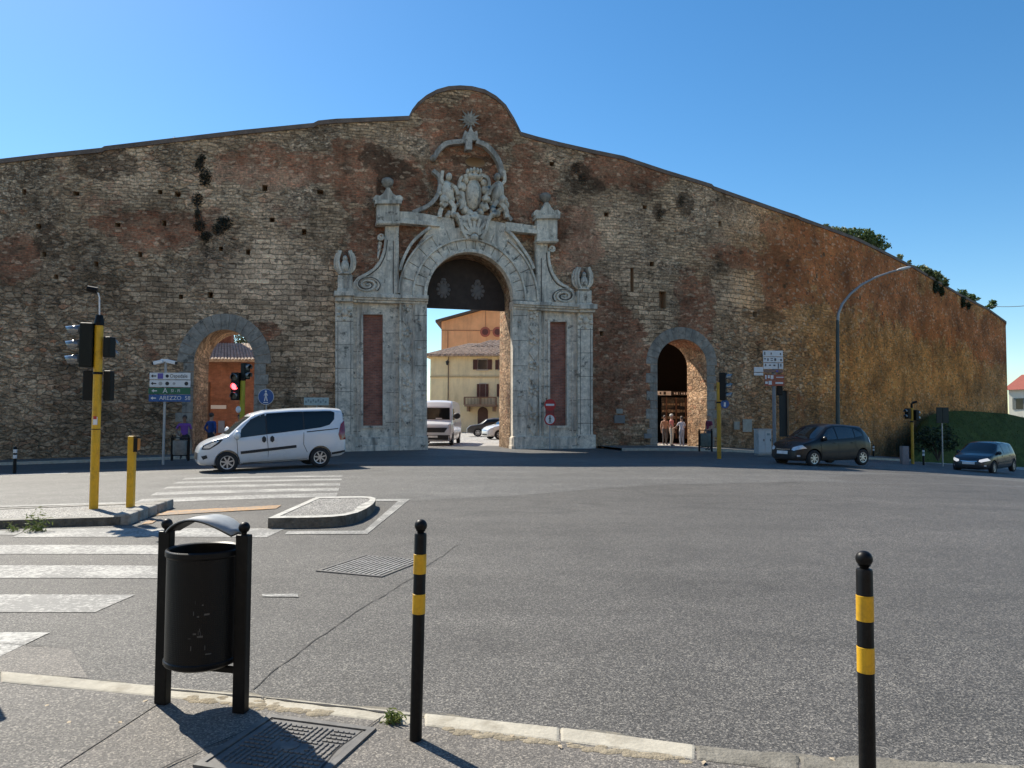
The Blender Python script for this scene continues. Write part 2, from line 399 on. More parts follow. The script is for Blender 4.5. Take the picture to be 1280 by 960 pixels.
def travertine(name, ca=(.88, .755, .60), cb=(.66, .56, .44), grime=.78):
    t = NT(name); p = t.obj()
    n = t.noise(t.scalev(p, (1, 1, 2.2)), .9, 5, .65); f = t.noise(p, 5, 5, .78)
    c = t.mix(t.mr(n, .35, .65), ca, cb)
    st = t.mr(t.math('ADD', t.noise(t.scalev(p, (1.6, 1.6, .28)), 1.0, 5, .7), t.math('MULTIPLY', t.math('SUBTRACT', f, .5), .35)), .50, .66, 0, grime)
    c = t.mix(st, c, (.16, .145, .125))
    c = t.mix(t.mr(t.noise(p, 2.2, 5, .75), .58, .66, 0, grime), c, (.075, .068, .055))
    c = t.mix(1, c, t.grey(t.mr(f, .3, .7, .55, 1.3)), 'MULTIPLY')
    t.base(c); t.b.inputs['Roughness'].default_value = .85; t.b.inputs['Specular IOR Level'].default_value = .3
    t.bump(t.noise(p, 5, 6, .7), 1, .03); return t.m
MT = travertine('travertine'); MTd = travertine('grey_stone', (.40, .345, .28), (.28, .24, .195), .75)
MTw = travertine('weathered_travertine', (.58, .51, .43), (.36, .315, .265), .85)
def brickmat(name, c1, c2, cm, bw=.28, bh=.08):
    t = NT(name); p = t.obj(); s = t.n('ShaderNodeSeparateXYZ'); t.set(s.inputs[0], p)
    cb = t.n('ShaderNodeCombineXYZ'); t.set(cb.inputs[0], t.math('ADD', s.outputs[0], s.outputs[1])); t.set(cb.inputs[1], s.outputs[2])
    b = t.n('ShaderNodeTexBrick'); t.set(b.inputs['Vector'], cb.outputs[0]); b.inputs['Scale'].default_value = 1
    b.inputs['Brick Width'].default_value = bw; b.inputs['Row Height'].default_value = bh; b.inputs['Mortar Size'].default_value = .012; b.inputs['Mortar Smooth'].default_value = .4
    for k, v in (('Color1', c1), ('Color2', c2), ('Mortar', cm)): b.inputs[k].default_value = (*v, 1)
    c = t.mix(1, b.outputs[0], t.grey(t.mr(t.noise(p, 1.4, 6, .7), .3, .7, .55, 1.35)), 'MULTIPLY')
    t.base(c); t.b.inputs['Roughness'].default_value = .9; t.bump(b.outputs['Fac'], .6, -.02); return t.m
MBr = brickmat('portal_brick', (.42, .15, .095), (.26, .10, .07), (.30, .20, .15))
# ------------------------------------------------------------------ wall mesh
TH = 2.2
TOP = [(-260, 222), (0, 200), (60, 193), (128, 186), (131, 184), (215, 174), (300, 164), (392, 155), (398, 152), (440, 149), (511, 146), (515, 138), (522, 129), (533, 120), (546, 113), (560, 109), (575, 108),
       (590, 109), (606, 113), (620, 121), (632, 132), (642, 148), (651, 166), (672, 172), (700, 179), (740, 188), (779, 196), (830, 213), (889, 231), (892, 234), (975, 263), (978, 264), (1000, 272), (1050, 290), (1100, 312), (1140, 332), (1200, 368), (1235, 386), (1257, 402)]
top_sz = [wall_sz(*p) for p in TOP]
top_sz.append((S0[-1] + .01, top_sz[-1][1] - .3))
def topz(s): return interp(top_sz, s)
ARCH = []
def mk_arch(i, xl, xr, ysp, yap):
    sl, _ = seg_sz(i, xl, 560); sr, _ = seg_sz(i, xr, 560); xm = (xl + xr) / 2
    ARCH.append((i, sl, sr, seg_sz(i, xm, ysp)[1], seg_sz(i, xm, yap)[1]))
mk_arch(0, 240, 316, 454, 412); mk_arch(1, 530, 637, 374, 318); mk_arch(1, 822, 884, 456, 424)
def archpts(sl, sr, zs, za, n=28, g=0.0):
    cx, a = (sl + sr) / 2, (sr - sl) / 2 + g
    return [(cx - a * math.cos(PI * k / n), zs + (za - zs + g) * math.sin(PI * k / n)) for k in range(n + 1)]
def zbot(s): p = wpos(s, 0); return zg(p.x, p.y) - .8
class WB: pass
wv, wuv, wf, wfuv = [], {}, [], []
vid = {}
def V(s, z, t):
    k = (round(s, 4), round(z, 4), t)
    if k not in vid: vid[k] = len(wv); wv.append(wpos(s, z, t))
    return vid[k]
for i in range(NSEG):
    a, b = S0[i], S0[i + 1]
    bot = [(a, zbot(a))]
    for (j, sl, sr, zs, za) in sorted(ARCH, key=lambda q: q[1]):
        if j == i: bot += [(sl, zbot(sl))] + archpts(sl, sr, zs, za) + [(sr, zbot(sr))]
    bot.append((b, zbot(b)))
    top = [(a, topz(a))] + [(s, z) for s, z in top_sz if a + .02 < s < b - .02] + [(b, topz(b))]
    loop = bot + top[::-1]
    wf.append([V(s, z, 0.0) for s, z in loop]); wfuv.append([(s, z) for s, z in loop])
    wf.append([V(s, z, TH) for s, z in loop[::-1]]); wfuv.append([(s, z) for s, z in loop[::-1]])
    n = len(loop)
    for k in range(n):
        (s1, z1), (s2, z2) = loop[k], loop[(k + 1) % n]
        if abs(s1 - s2) < 1e-4 and ((abs(s1 - a) < 1e-4 and i > 0) or (abs(s1 - b) < 1e-4 and i < NSEG - 1)): continue
        l = max(1e-6, math.hypot(s2 - s1, z2 - z1)); ua, ub = abs(z2 - z1) / l * TH, abs(s2 - s1) / l * TH
        wf.append([V(s2, z2, 0.0), V(s1, z1, 0.0), V(s1, z1, TH), V(s2, z2, TH)])
        wfuv.append([(s2, z2), (s1, z1), (s1 + ua, z1 + ub), (s2 + ua, z2 + ub)])
me = bpy.data.meshes.new('city_wall'); me.from_pydata([tuple(v) for v in wv], [], wf)
ul = me.uv_layers.new(name='UVMap'); k = 0
for fu in wfuv:
    for q in fu: ul.data[k].uv = q; k += 1
me.materials.append(MW)
wall = bpy.data.objects.new('city_wall', me); COL.objects.link(wall)
tag(wall, 'long weathered brick and stone city wall pierced by three arches', 'city wall')
cut = MB()
def hole(px, py, w, h, dep=.6, jit=0.0):
    s, z = wall_sz(px, py); i = segof(s); rot = Matrix((SD[i], SN[i], Vector((0, 0, 1)))).transposed()
    cut.box(wpos(s, z, dep / 2 - .2), (w, dep + .4, h), rot)
for px, py in [(200, 240), (147, 281), (340, 275), (175, 318), (55, 318), (70, 346), (263, 369), (276, 311), (331, 235), (48, 283), (95, 242), (222, 243), (226, 371), (205, 279), (310, 315), (758, 268), (806, 259), (1010, 352), (1030, 318),
               (1021, 345), (981, 358), (1075, 372), (752, 417), (900, 280), (690, 205), (400, 240), (380, 290), (120, 330), (30, 240), (815, 330), (1103, 392), (1222, 504), (1208, 508)]:
    hole(px, py, random.uniform(.18, .30), random.uniform(.2, .3))
hole(828.5, 375, .42, .95); hole(790, 350, .2, 1.3, .3); hole(980, 517, .85, 2.7, .9); hole(944, 393, .35, .3)
boolean(wall, cut)
mb = MB(); s, z = wall_sz(980, 517); i = segof(s); mb.box(wpos(s, z, .16), (.9, .08, 2.74), Matrix((SD[i], SN[i], Vector((0, 0, 1)))).transposed()); mb.build('door', M('black_door', (.012, .01, .009), .7), wall)
# coping
cop = MB()
ss = sorted(set([S0[j] for j in range(NSEG + 1)] + [s for s, z in top_sz if S0[0] < s < S0[-1]]))
cpts = [(s, topz(s)) for s in ss]
rows = []
for s, z in cpts: rows.append([wpos(s, z + dz, t) for t, dz in ((-.07, -.18), (-.07, .03), (TH + .07, .03), (TH + .07, -.18))])
for a, b in zip(rows, rows[1:]):
    for k in range(4): cop.quad(a[k], b[k], b[(k + 1) % 4], a[(k + 1) % 4])
cop.quad(*rows[0]); cop.quad(*rows[-1])
cop.build('coping', M('coping_brick', (.17, .12, .095), .9, var=.4, vs=1.5, bump=.02), wall)
# arch surrounds
def surround(idx, thick, nv, proud, mat, jamb=True):
    i, sl, sr, zs, za = ARCH[idx]; mb = MB(); inn = archpts(sl, sr, zs, za, nv * 4); out = archpts(sl, sr, zs, za, nv * 4, thick)
    for k in range(nv):
        a, b = k * 4, k * 4 + 4; g = .008
        def sh(p, q, t): return (p[0] + (q[0] - p[0]) * t, p[1] + (q[1] - p[1]) * t)
        il = [inn[m] for m in range(a, b + 1)]; oz = [out[m] for m in range(a, b + 1)]
        il[0], il[-1] = sh(il[0], il[1], .05), sh(il[-1], il[-2], .05); oz[0], oz[-1] = sh(oz[0], oz[1], .05), sh(oz[-1], oz[-2], .05)
        pr = proud * random.uniform(.6, 1.3)
        mb.prism([wpos(s, z, .05) for s, z in il + oz[::-1]], -SN[i] * (pr + .05))
    if jamb:
        for side, s in ((-1, sl), (1, sr)):
            z = zs - .01; k = 0; bz = zbot(s) + .7
            while z > bz:
                h = random.uniform(.38, .55); w = thick * (1.0 if k % 2 else .72) * random.uniform(.85, 1.05); z0 = max(bz, z - h)
                e = s + side * w
                mb.prism([wpos(q, y, .05) for q, y in ((s, z0 + .01), (e, z0 + .01), (e, z - .005), (s, z - .005))], -SN[i] * (proud * random.uniform(.5, 1.2) + .05)); z = z0; k += 1
    return mb.build('arch_surround', mat, wall, bevel=.015)
surround(0, .76, 15, .03, MTd); surround(2, .66, 15, .03, MTd)
# ------------------------------------------------------------------ carved portal on the gate stretch
GN = -SN[1]; GD = SD[1]
def G(px, py, t=0.0):
    s, z = seg_sz(1, px, py); return wpos(s, z, -t)
PXM = 37.2 / FPX
KR = 1.4
def gpoly(mb, pts, t0, t1):
    t0 = t0 * KR if t0 > 0 else t0; t1 *= KR; mb.prism([G(x, y, t0) for x, y in pts], GN * (t1 - t0))
def grect(mb, x0, y0, x1, y1, t0, t1): gpoly(mb, [(x0, y0), (x1, y0), (x1, y1), (x0, y1)], t0, t1)
GR = Matrix((GD, -GN, Vector((0, 0, 1)))).transposed()
def gball(mb, px, py, rx, ry, dep, t=0.0, rot=0.0, n=12, m=8):
    mb.ball(G(px, py, t * KR), (rx * PXM, dep * 1.25, ry * PXM), n, m, GR @ Matrix.Rotation(rot, 3, 'Y'))
def gribbon(mb, pts, w, t0, t1, sub=6):
    P = [Vector(p) for p in pts]; c = []
    for k in range(len(P) - 1):
        p0, p1, p2, p3 = P[max(k - 1, 0)], P[k], P[k + 1], P[min(k + 2, len(P) - 1)]
        for q in range(sub):
            u = q / sub; c.append(.5 * (2 * p1 + (p2 - p0) * u + (2 * p0 - 5 * p1 + 4 * p2 - p3) * u * u + (3 * p1 - p0 - 3 * p2 + p3) * u ** 3))
    c.append(P[-1]); L, Rr = [], []
    for k, p in enumerate(c):
        d = (c[min(k + 1, len(c) - 1)] - c[max(k - 1, 0)]).normalized(); nn = Vector((-d.y, d.x)) * w / 2; L.append(p + nn); Rr.append(p - nn)
    for k in range(len(c) - 1):
        gpoly(mb, [L[k], L[k + 1], Rr[k + 1], Rr[k]], t0, t1)
def portal_part(name, fn, mat=None, bevel=.02, **k):
    mb = MB(); fn(mb); return mb.build(name, mat or MT, wall, bevel=bevel, **k)
Mjoint = M('dirt_in_joints', (.07, .06, .05), .95)
def joint(parent, lines, t_, w=.5):
    mb = MB()
    for l in lines: gribbon(mb, l, w, t_ - .05, t_ + .001, 2)
    mb.build('dirty_joint', Mjoint, parent)
for side in (0, 1):
    X = (lambda v: v)
    if side == 0: o0, o1, f0, f1, b0, b1, yt, yb, pc, pd, pe = 419, 441, 441, 498, 453.5, 478, 394, 532, 498, 517, 532
    else: o0, o1, f0, f1, b0, b1, yt, yb, pc, pd, pe = 719, 737.5, 673, 719, 685.5, 706.5, 403, 532, 673, 655.5, 638
    ct = 377 if side == 0 else 387
    def outer(mb):
        grect(mb, o0, ct, o1, 547, -.05, .30); xm = (o0 + o1) / 2
        for dx, dy, rr in ((0, 12, 4.5), (-6, 8, 3.5), (6, 8, 3.5), (-7, 15, 2.6), (7, 15, 2.6), (0, 20, 2.4)): gball(mb, xm + dx, ct + 3 + dy, rr, rr, .12, .30)
        for k in range(1, 5): grect(mb, o0 - .4, ct + 24 + k * 28, o1 + .4, ct + 24.5 + k * 28, -.05, .306)
    joint(portal_part('pilaster', outer), [[(o0, ct + 26 + k * 29), (o1, ct + 26 + k * 29)] for k in range(5)] + [[(o0 + 3, ct + 24), (o0 + 3, 545)], [(o1 - 3, ct + 24), (o1 - 3, 545)]], .307)
    def inner(mb):
        grect(mb, min(pc, pd), ct, max(pc, pd), 547, -.05, .26); grect(mb, min(pd, pe), ct, max(pd, pe), 547, -.05, .34)
        xa, xb = min(pc, pd), max(pc, pd); xm = (xa + xb) / 2; y = ct + 8
        grect(mb, xa, ct, xa + 2, 547, .26, .31); grect(mb, xb - 2, ct, xb, 547, .26, .31)
        k = 0
        while y < 538:
            gpoly(mb, [(xm, y - 9), (xm + 6, y), (xm, y + 9), (xm - 6, y)], .26, .31) if k % 2 else [gball(mb, xm + 4 * math.cos(q), y + 4 * math.sin(q), 2.6, 2.6, .07, .27, n=8, m=6) for q in [1.256 * z for z in range(5)]]
            y += 15.5; k += 1
        for q in range(5): gball(mb, lerp(pd, pe, .5) + random.uniform(-3, 3), 405 + q * 29 + random.uniform(-4, 4), random.uniform(1.5, 3), random.uniform(1, 2), .06, .34, n=8, m=6)
    joint(portal_part('carved_pilaster', inner), [[(min(pd, pe), 396 + k * 31), (max(pd, pe), 396 + k * 31)] for k in range(5)], .347)
    def frame(mb):
        grect(mb, f0 + .1, ct, b0, 547, -.05, .16); grect(mb, b1, ct, f1 - .1, 547, -.05, .16)
        grect(mb, b0, ct, b1, yt, -.05, .16); grect(mb, b0, yb, b1, 547, -.05, .16)
        for x0, y0, x1, y1 in ((b0 - 3, yt - 3, b0, yb + 3), (b1, yt - 3, b1 + 3, yb + 3), (b0, yt - 3, b1, yt), (b0, yb, b1, yb + 3)): grect(mb, x0, y0, x1, y1, .16, .21)
        for x0, x1 in ((f0 + 4.5, f0 + 6), (f1 - 6, f1 - 4.5)): grect(mb, x0, ct + 4, x1, 543, .16, .19)
    joint(portal_part('stone_frame', frame), [[(f0 + .5, ct + 30 + k * 33), (b0 - 3.5, ct + 30 + k * 33)] for k in range(5)] + [[(b1 + 3.5, ct + 40 + k * 37), (f1 - .5, ct + 40 + k * 37)] for k in range(4)], .168)
    portal_part('brick_panel', lambda mb: grect(mb, b0 - .3, yt - .3, b1 + .3, yb + .3, -.05, .04), MBr, 0)
    def plinth(mb):
        bt = 575
        a, b = min(o0, f0, pe) - 1.5, max(o1, f1, pe) + .5
        grect(mb, a, 546.5, b, bt, -.05, .36); grect(mb, o0 - 2.5, 543, o1 + 2, bt, -.05, .44)
        grect(mb, min(pc, pe) - .5, 545, max(pc, pe) + (.6 if side == 0 else .8), bt, -.05, .48)
        grect(mb, a - .5, 556, b + .5, bt, -.05, .41)
    portal_part('plinth', plinth, bevel=.03)
    def cornice(mb):
        if side == 0: pts = [(441, 369.5), (533, 372)], (417, 442, 367, 377)
        else: pts = [(637, 378), (719, 382)], (718, 739.5, 383, 390.5)
        (xa, ya), (xb, yb_) = pts[0]
        gpoly(mb, [(xa, ya), (xb, yb_), (xb, yb_ + 4.5), (xa, ya + 4.5)], -.05, .52)
        gpoly(mb, [(xa, ya + 4.5), (xb, yb_ + 4.5), (xb, yb_ + 7), (xa, ya + 7)], -.05, .46)
        gpoly(mb, [(xa, ya + 7), (xb, yb_ + 7), (xb, yb_ + 10), (xa, ya + 10)], -.05, .38)
        x0, x1, y0, y1 = pts[1]; grect(mb, x0, y0, x1, y0 + 6, -.05, .62); grect(mb, x0 + 1.5, y0 + 6, x1 - 1.5, y1 + 2, -.05, .5)
    portal_part('cornice', cornice)
    # scroll bracket
    if side == 0:
        body = [(498, 283), (498, 370), (442, 369), (440, 362), (441, 354), (447, 347), (457, 342), (466, 336), (474, 326), (479, 312), (481, 298), (481, 283)]
        edge = [(452, 347), (463, 341), (473, 331), (479.5, 316), (481.5, 300)]; vol = (458.5, 357, 15.5, 10); sc = (475.5, 297.5, 4.5); rim = (495, 286, 368)
    else:
        body = [(668, 305), (668, 380), (717, 382), (719, 374), (715, 363), (706, 358), (697, 351), (690, 341), (685, 330), (683, 318), (683, 305)]
        edge = [(708, 360.5), (697, 355), (689, 344), (684.5, 330), (683.5, 316)]; vol = (703, 371, 13.5, 9); sc = (688, 312, 4.2); rim = (671, 308, 378)
    def bracket(mb):
        gpoly(mb, body, -.05, .16); gribbon(mb, edge, 3.2, .16, .24)
        cx, cy, rx, ry = vol; d = 1 if side == 0 else -1
        sp_ = [(cx - d * rx * (1 - k / 30) * math.cos(k * .62 + 2.4), cy + ry * (1 - k / 30) * math.sin(k * .62 + 2.4)) for k in range(24)]
        gribbon(mb, sp_, 2.6, .12, .23, 2); gball(mb, cx, cy, 2.6, 2, .1, .17)
        cx, cy, r = sc; gribbon(mb, [(cx + r * (1 - k / 22) * math.cos(k * .6 + (0.2 if side == 0 else 3.3)), cy + r * (1 - k / 22) * math.sin(k * .6)) for k in range(18)], 2, .0, .23, 1)
        gball(mb, cx, cy, 4, 4, .12, .05); grect(mb, rim[0] - 1.5, rim[1], rim[0] + 1.5, rim[2], .16, .2)
        if side == 0: [gball(mb, 475 - k * .6, 305 + k * 4, 2.8 - k * .35, 3, .08, .05, n=8, m=6) for k in range(5)]
    br_ = portal_part('scroll_bracket', bracket); cx, cy, rx, ry = vol; d = 1 if side == 0 else -1
    joint(br_, [[(cx - d * (rx + 1.6) * (1 - k / 34) * math.cos(k * .31 + 2.4), cy + (ry + 1.3) * (1 - k / 34) * math.sin(k * .31 + 2.4)) for k in range(30)]], .236, 1.1); joint(br_, [[(x + d * 2.2, y + 1.2) for x, y in edge], [(rim[0] - d * 4, rim[1] + 16), (rim[0] - d * 4, rim[2])]], .168, 1.0)
    px0, px1, py0, py1 = (470, 498, 259, 284) if side == 0 else (668, 693, 277, 306)
    xm = (px0 + px1) / 2; hw = (px1 - px0) / 2
    def pedestal(mb):
        grect(mb, px0, py0, px1, py1, -.05, .36); grect(mb, px0 - 1, py1 - 4, px1 + 1, py1 - 1, -.05, .40)
        grect(mb, px0 - 2.5, py0 - 5, px1 + 2.5, py0, -.05, .46)
        prof = [(-hw - 4, py0 - 5), (-hw - 4, py0 - 9), (-hw - 1, py0 - 12), (-hw + 4, py0 - 11), (-6, py0 - 14), (-3, py0 - 19), (-2, py0 - 21)]
        gpoly(mb, [(xm + x, y) for x, y in prof] + [(xm - x, y) for x, y in prof[::-1]], -.05, .34)
    pd_o = portal_part('pedestal', pedestal)
    mb = MB(); c = G(xm, py0 - 21, .12); k = PXM
    mb.lathe([(0, 0), (2.2 * k, 0), (1.8 * k, 1.5 * k), (6 * k, 5 * k), (7.5 * k, 9 * k), (7 * k, 12 * k), (4 * k, 14 * k), (0, 15 * k)], c, 14)
    mb.build('finial', MTd, pd_o, smooth=50)
    # winged urn on the end pilaster
    ux, uy = (431, 366) if side == 0 else (727, 384)
    def urn(mb):
        s_ = 1.0 if side == 0 else .95
        def q(x, y): return ux + x * s_, uy + y * s_
        def bx(x0, y0, x1, y1, t): a, b = q(x0, y0), q(x1, y1); grect(mb, a[0], a[1], b[0], b[1], -.05, t)
        bx(-9, -20, 9, 0, .34); bx(-7, -18, -2, -2, .38); bx(2, -18, 7, -2, .38); bx(-10, -3, 10, 0, .42)
        gball(mb, *q(0, -22), 8, 2, .3, .2)
        gball(mb, *q(0, -31), 5, 9, .26, .2); gball(mb, *q(0, -41), 3, 4, .18, .2)
        for e in (-1, 1):
            for off, wd in ((-1.6, 2.4), (0.6, 3.0), (3.2, 2.6)):
                gribbon(mb, [q(e * 3, -22), q(e * (8 + off), -29), q(e * (9.5 + off), -40), q(e * (6.5 + off), -52 + abs(off))], wd * s_, -.02, .26 - off * .04, 4)
    portal_part('winged_urn', urn)
    # cornice towards the crest
    def link(mb):
        if side == 0: p = [(498, 276), (546, 281), (548, 286), (498, 281.5)]; q = [(498, 266), (518, 267), (546, 272), (546, 281), (498, 276)]
        else: p = [(630, 286), (668, 290), (668, 295), (630, 291)]; q = [(630, 279), (668, 284), (668, 290), (630, 286)]
        gpoly(mb, p, -.05, .34); gpoly(mb, q, -.05, .22)
    portal_part('entablature', link)
# archivolt
_, asl, asr, azs, aza = ARCH[1]
def ring(mb, r0, r1, t1, n, t0=-.05, a0=0.0, a1=PI, joints=True):
    ac, ar = (asl + asr) / 2, (asr - asl) / 2; ez = (aza - azs) / ar
    for k in range(n):
        ga = .004 if joints else 0
        a, b = a0 + (a1 - a0) * k / n + ga, a0 + (a1 - a0) * (k + 1) / n - ga; m = 4; pr = t1 * random.uniform(.96, 1.05) if joints else t1
        pin = [(ac - (ar + r0) * math.cos(lerp(a, b, q / m)), azs + (ar * ez + r0) * math.sin(lerp(a, b, q / m))) for q in range(m + 1)]
        pout = [(ac - (ar + r1) * math.cos(lerp(a, b, q / m)), azs + (ar * ez + r1) * math.sin(lerp(a, b, q / m))) for q in range(m + 1)]
        mb.prism([wpos(s, z, -t0) for s, z in pin + pout[::-1]], GN * (pr * KR - t0))
def archivolt(mb):
    ring(mb, 0.0, .16, .40, 24, joints=False); ring(mb, .16, .62, .30, 17); ring(mb, .62, .72, .38, 24, joints=False)
portal_part('archivolt', archivolt)
portal_part('outer_arch', lambda mb: (ring(mb, .72, 1.30, .24, 13), ring(mb, 1.30, 1.40, .32, 30, joints=False, a0=.02, a1=1.0), ring(mb, 1.30, 1.40, .32, 30, joints=False, a0=PI - 1.0, a1=PI - .02)))
def pediment(mb):
    gribbon(mb, [(499, 340), (503, 326), (513, 307), (525, 295), (536, 287)], 3.5, -.05, .36); gribbon(mb, [(664, 338), (660, 328), (651, 314), (640, 299), (630, 290)], 3.5, -.05, .36)
    gpoly(mb, [(545, 272), (566, 275), (570, 300), (540, 312), (524, 318), (520, 308), (532, 292)], -.05, .2); gpoly(mb, [(610, 277), (632, 281), (648, 305), (652, 320), (640, 322), (625, 308), (606, 298)], -.05, .2)
portal_part('broken_pediment', pediment)
def crestframe(mb):
    gribbon(mb, [(515, 267), (530, 261), (541, 253), (548, 240), (549, 224), (540, 215)], 5, -.05, .22)
    gribbon(mb, [(638, 277), (630, 266), (626, 252), (625, 238)], 4.5, -.05, .22)
    gribbon(mb, [(542, 199), (548, 189), (557, 182), (568, 180), (580, 179)], 6, -.05, .24); gribbon(mb, [(594, 179), (606, 184), (616, 194), (623, 206), (627, 221)], 6, -.05, .24)
    grect(mb, 580, 172, 588, 191, -.05, .34); gball(mb, 541, 199, 4, 4, .2, .1); gball(mb, 627, 222, 4, 3, .2, .1)
    gpoly(mb, [(576, 178), (580, 165), (584, 168), (587, 160), (591, 168), (595, 165), (597, 178)], -.05, .2)
portal_part('crest_frame', crestframe, MTw)
def arms(mb):
    gball(mb, 591, 243, 11, 21, .38, .0, n=18, m=12); gball(mb, 593, 243, 6, 15, .46, .02)
    for k in range(15):
        a = 2 * PI * k / 15 + .2; gball(mb, 591 + 16 * math.cos(a), 245 + 25 * math.sin(a), random.uniform(4, 6.5), random.uniform(4, 7), .24, .1, random.uniform(-1, 1), 9, 6)
    for e in (-1, 1):
        gribbon(mb, [(591 + e * 9, 222), (591 + e * 17, 226), (591 + e * 18, 240), (591 + e * 13, 252), (591 + e * 17, 264)], 3.4, -.02, .3, 5)
    for k in range(5): gball(mb, 583 + k * 4, 219 - (2 if k in (0, 4) else 4 if k == 2 else 3), 2.2, 4, .2, .18)
    gball(mb, 591, 223, 11, 4, .3, .1)
portal_part('coat_of_arms', arms, bevel=0, smooth=50)
for e, cx in ((-1, 560), (1, 620)):
    def figure(mb):
        gball(mb, cx + e * 1, 242, 8.5, 16, .36, .05, e * .12); gball(mb, cx, 223, 4, 5, .24, .16); gball(mb, cx + e * 5, 252, 6, 8, .3, .1, e * .5)
        gribbon(mb, [(cx - e * 2, 233), (cx - e * 8, 238), (cx - e * 11, 246)], 4, .02, .3, 4); gribbon(mb, [(cx + e * 4, 234), (cx + e * 9, 228), (cx + e * 8, 216)], 3.6, .0, .26, 4)
        gribbon(mb, [(cx, 254), (cx - e * 6, 262), (cx - e * 3, 272)], 5, .02, .34, 4); gribbon(mb, [(cx + e * 3, 256), (cx + e * 10, 264), (cx + e * 12, 274)], 5, .02, .3, 4)
        for k in range(13): gball(mb, cx + random.uniform(-12, 13) , random.uniform(236, 274), random.uniform(2.5, 5), random.uniform(2.5, 5), .2, .1, random.uniform(-1, 1), 9, 6)
    portal_part('supporter_figure', figure, bevel=0, smooth=50)
def shell(mb):
    gpoly(mb, [(564, 270), (575, 273), (590, 270), (606, 273), (615, 271), (607, 284), (603, 298), (590, 304), (578, 298), (574, 284)], -.05, .36)
    for k in range(7):
        a = PI * (k + .5) / 7; gribbon(mb, [(590 + 4 * math.cos(a), 297 - 3 * math.sin(a)), (590 + 17 * math.cos(a), 295 - 20 * math.sin(a))], 3.6, .3, .44, 2)
    for e in (-1, 1): gribbon(mb, [(590 + e * 22, 270), (590 + e * 17, 280), (590 + e * 14, 292), (590 + e * 8, 302)], 3.5, .2, .46, 4); gball(mb, 590 + e * 24, 271, 4, 3.5, .2, .25)
    gball(mb, 590, 300, 5, 4.5, .2, .4); gball(mb, 590, 276, 5, 4, .16, .4)
portal_part('shell_keystone', shell, bevel=.012)
def sunburst(mb):
    mb.cyl(G(587, 150, -.05), G(587, 150, .06), 6.5 * PXM, n=28); mb.cyl(G(587, 150, .06), G(587, 150, .09), 4.6 * PXM, n=28)
    for k in range(14):
        a = 2 * PI * k / 14; ln = 15 if k % 2 else 11.5
        gpoly(mb, [(587 + 6 * math.cos(a - .26), 150 + 6 * math.sin(a - .26)), (587 + ln * math.cos(a), 150 + ln * math.sin(a)), (587 + 6 * math.cos(a + .26), 150 + 6 * math.sin(a + .26))], -.05, .04)
portal_part('sun_emblem', sunburst, MTd, .006)
cut = MB(); cc = G(594, 203, 0); cut.ball(cc, (13 * PXM, .5, 6.5 * PXM), 20, 12, GR); boolean(wall, cut)
# dark boarded tympanum inside the arch with two medallions
wood = M('dark_timber', (.05, .036, .028), .8, var=.35, vs=3, bump=.01)
mb = MB(); i, sl, sr, zs, za = ARCH[1]
pts = [(s, z) for s, z in archpts(sl, sr, zs, za) if True]; pts = [(sl, azs - .35)] + pts + [(sr, azs - .35)]
mb.prism([wpos(s, z, 1.15) for s, z in pts], SN[1] * .12)
tym = mb.build('tympanum', wood, wall)
for px, py in ((559, 357), (603, 359)):
    mb = MB(); s, z = seg_sz(1, px, py); s += .0; c = wpos(s, z, 1.14)
    mb.ball(c, (.24, .06, .32), 16, 10, GR)
    for k in range(10):
        a = 2 * PI * k / 10; mb.ball(c + GD * (.3 * math.cos(a)) + Vector((0, 0, .38 * math.sin(a))), (.09, .05, .10), 8, 6, GR)
    mb.ball(c + Vector((0, 0, .5)), (.14, .05, .1), 8, 6, GR); mb.build('medallion', M('medallion_stone', (.16, .145, .135), .8, var=.3), tym, smooth=50)
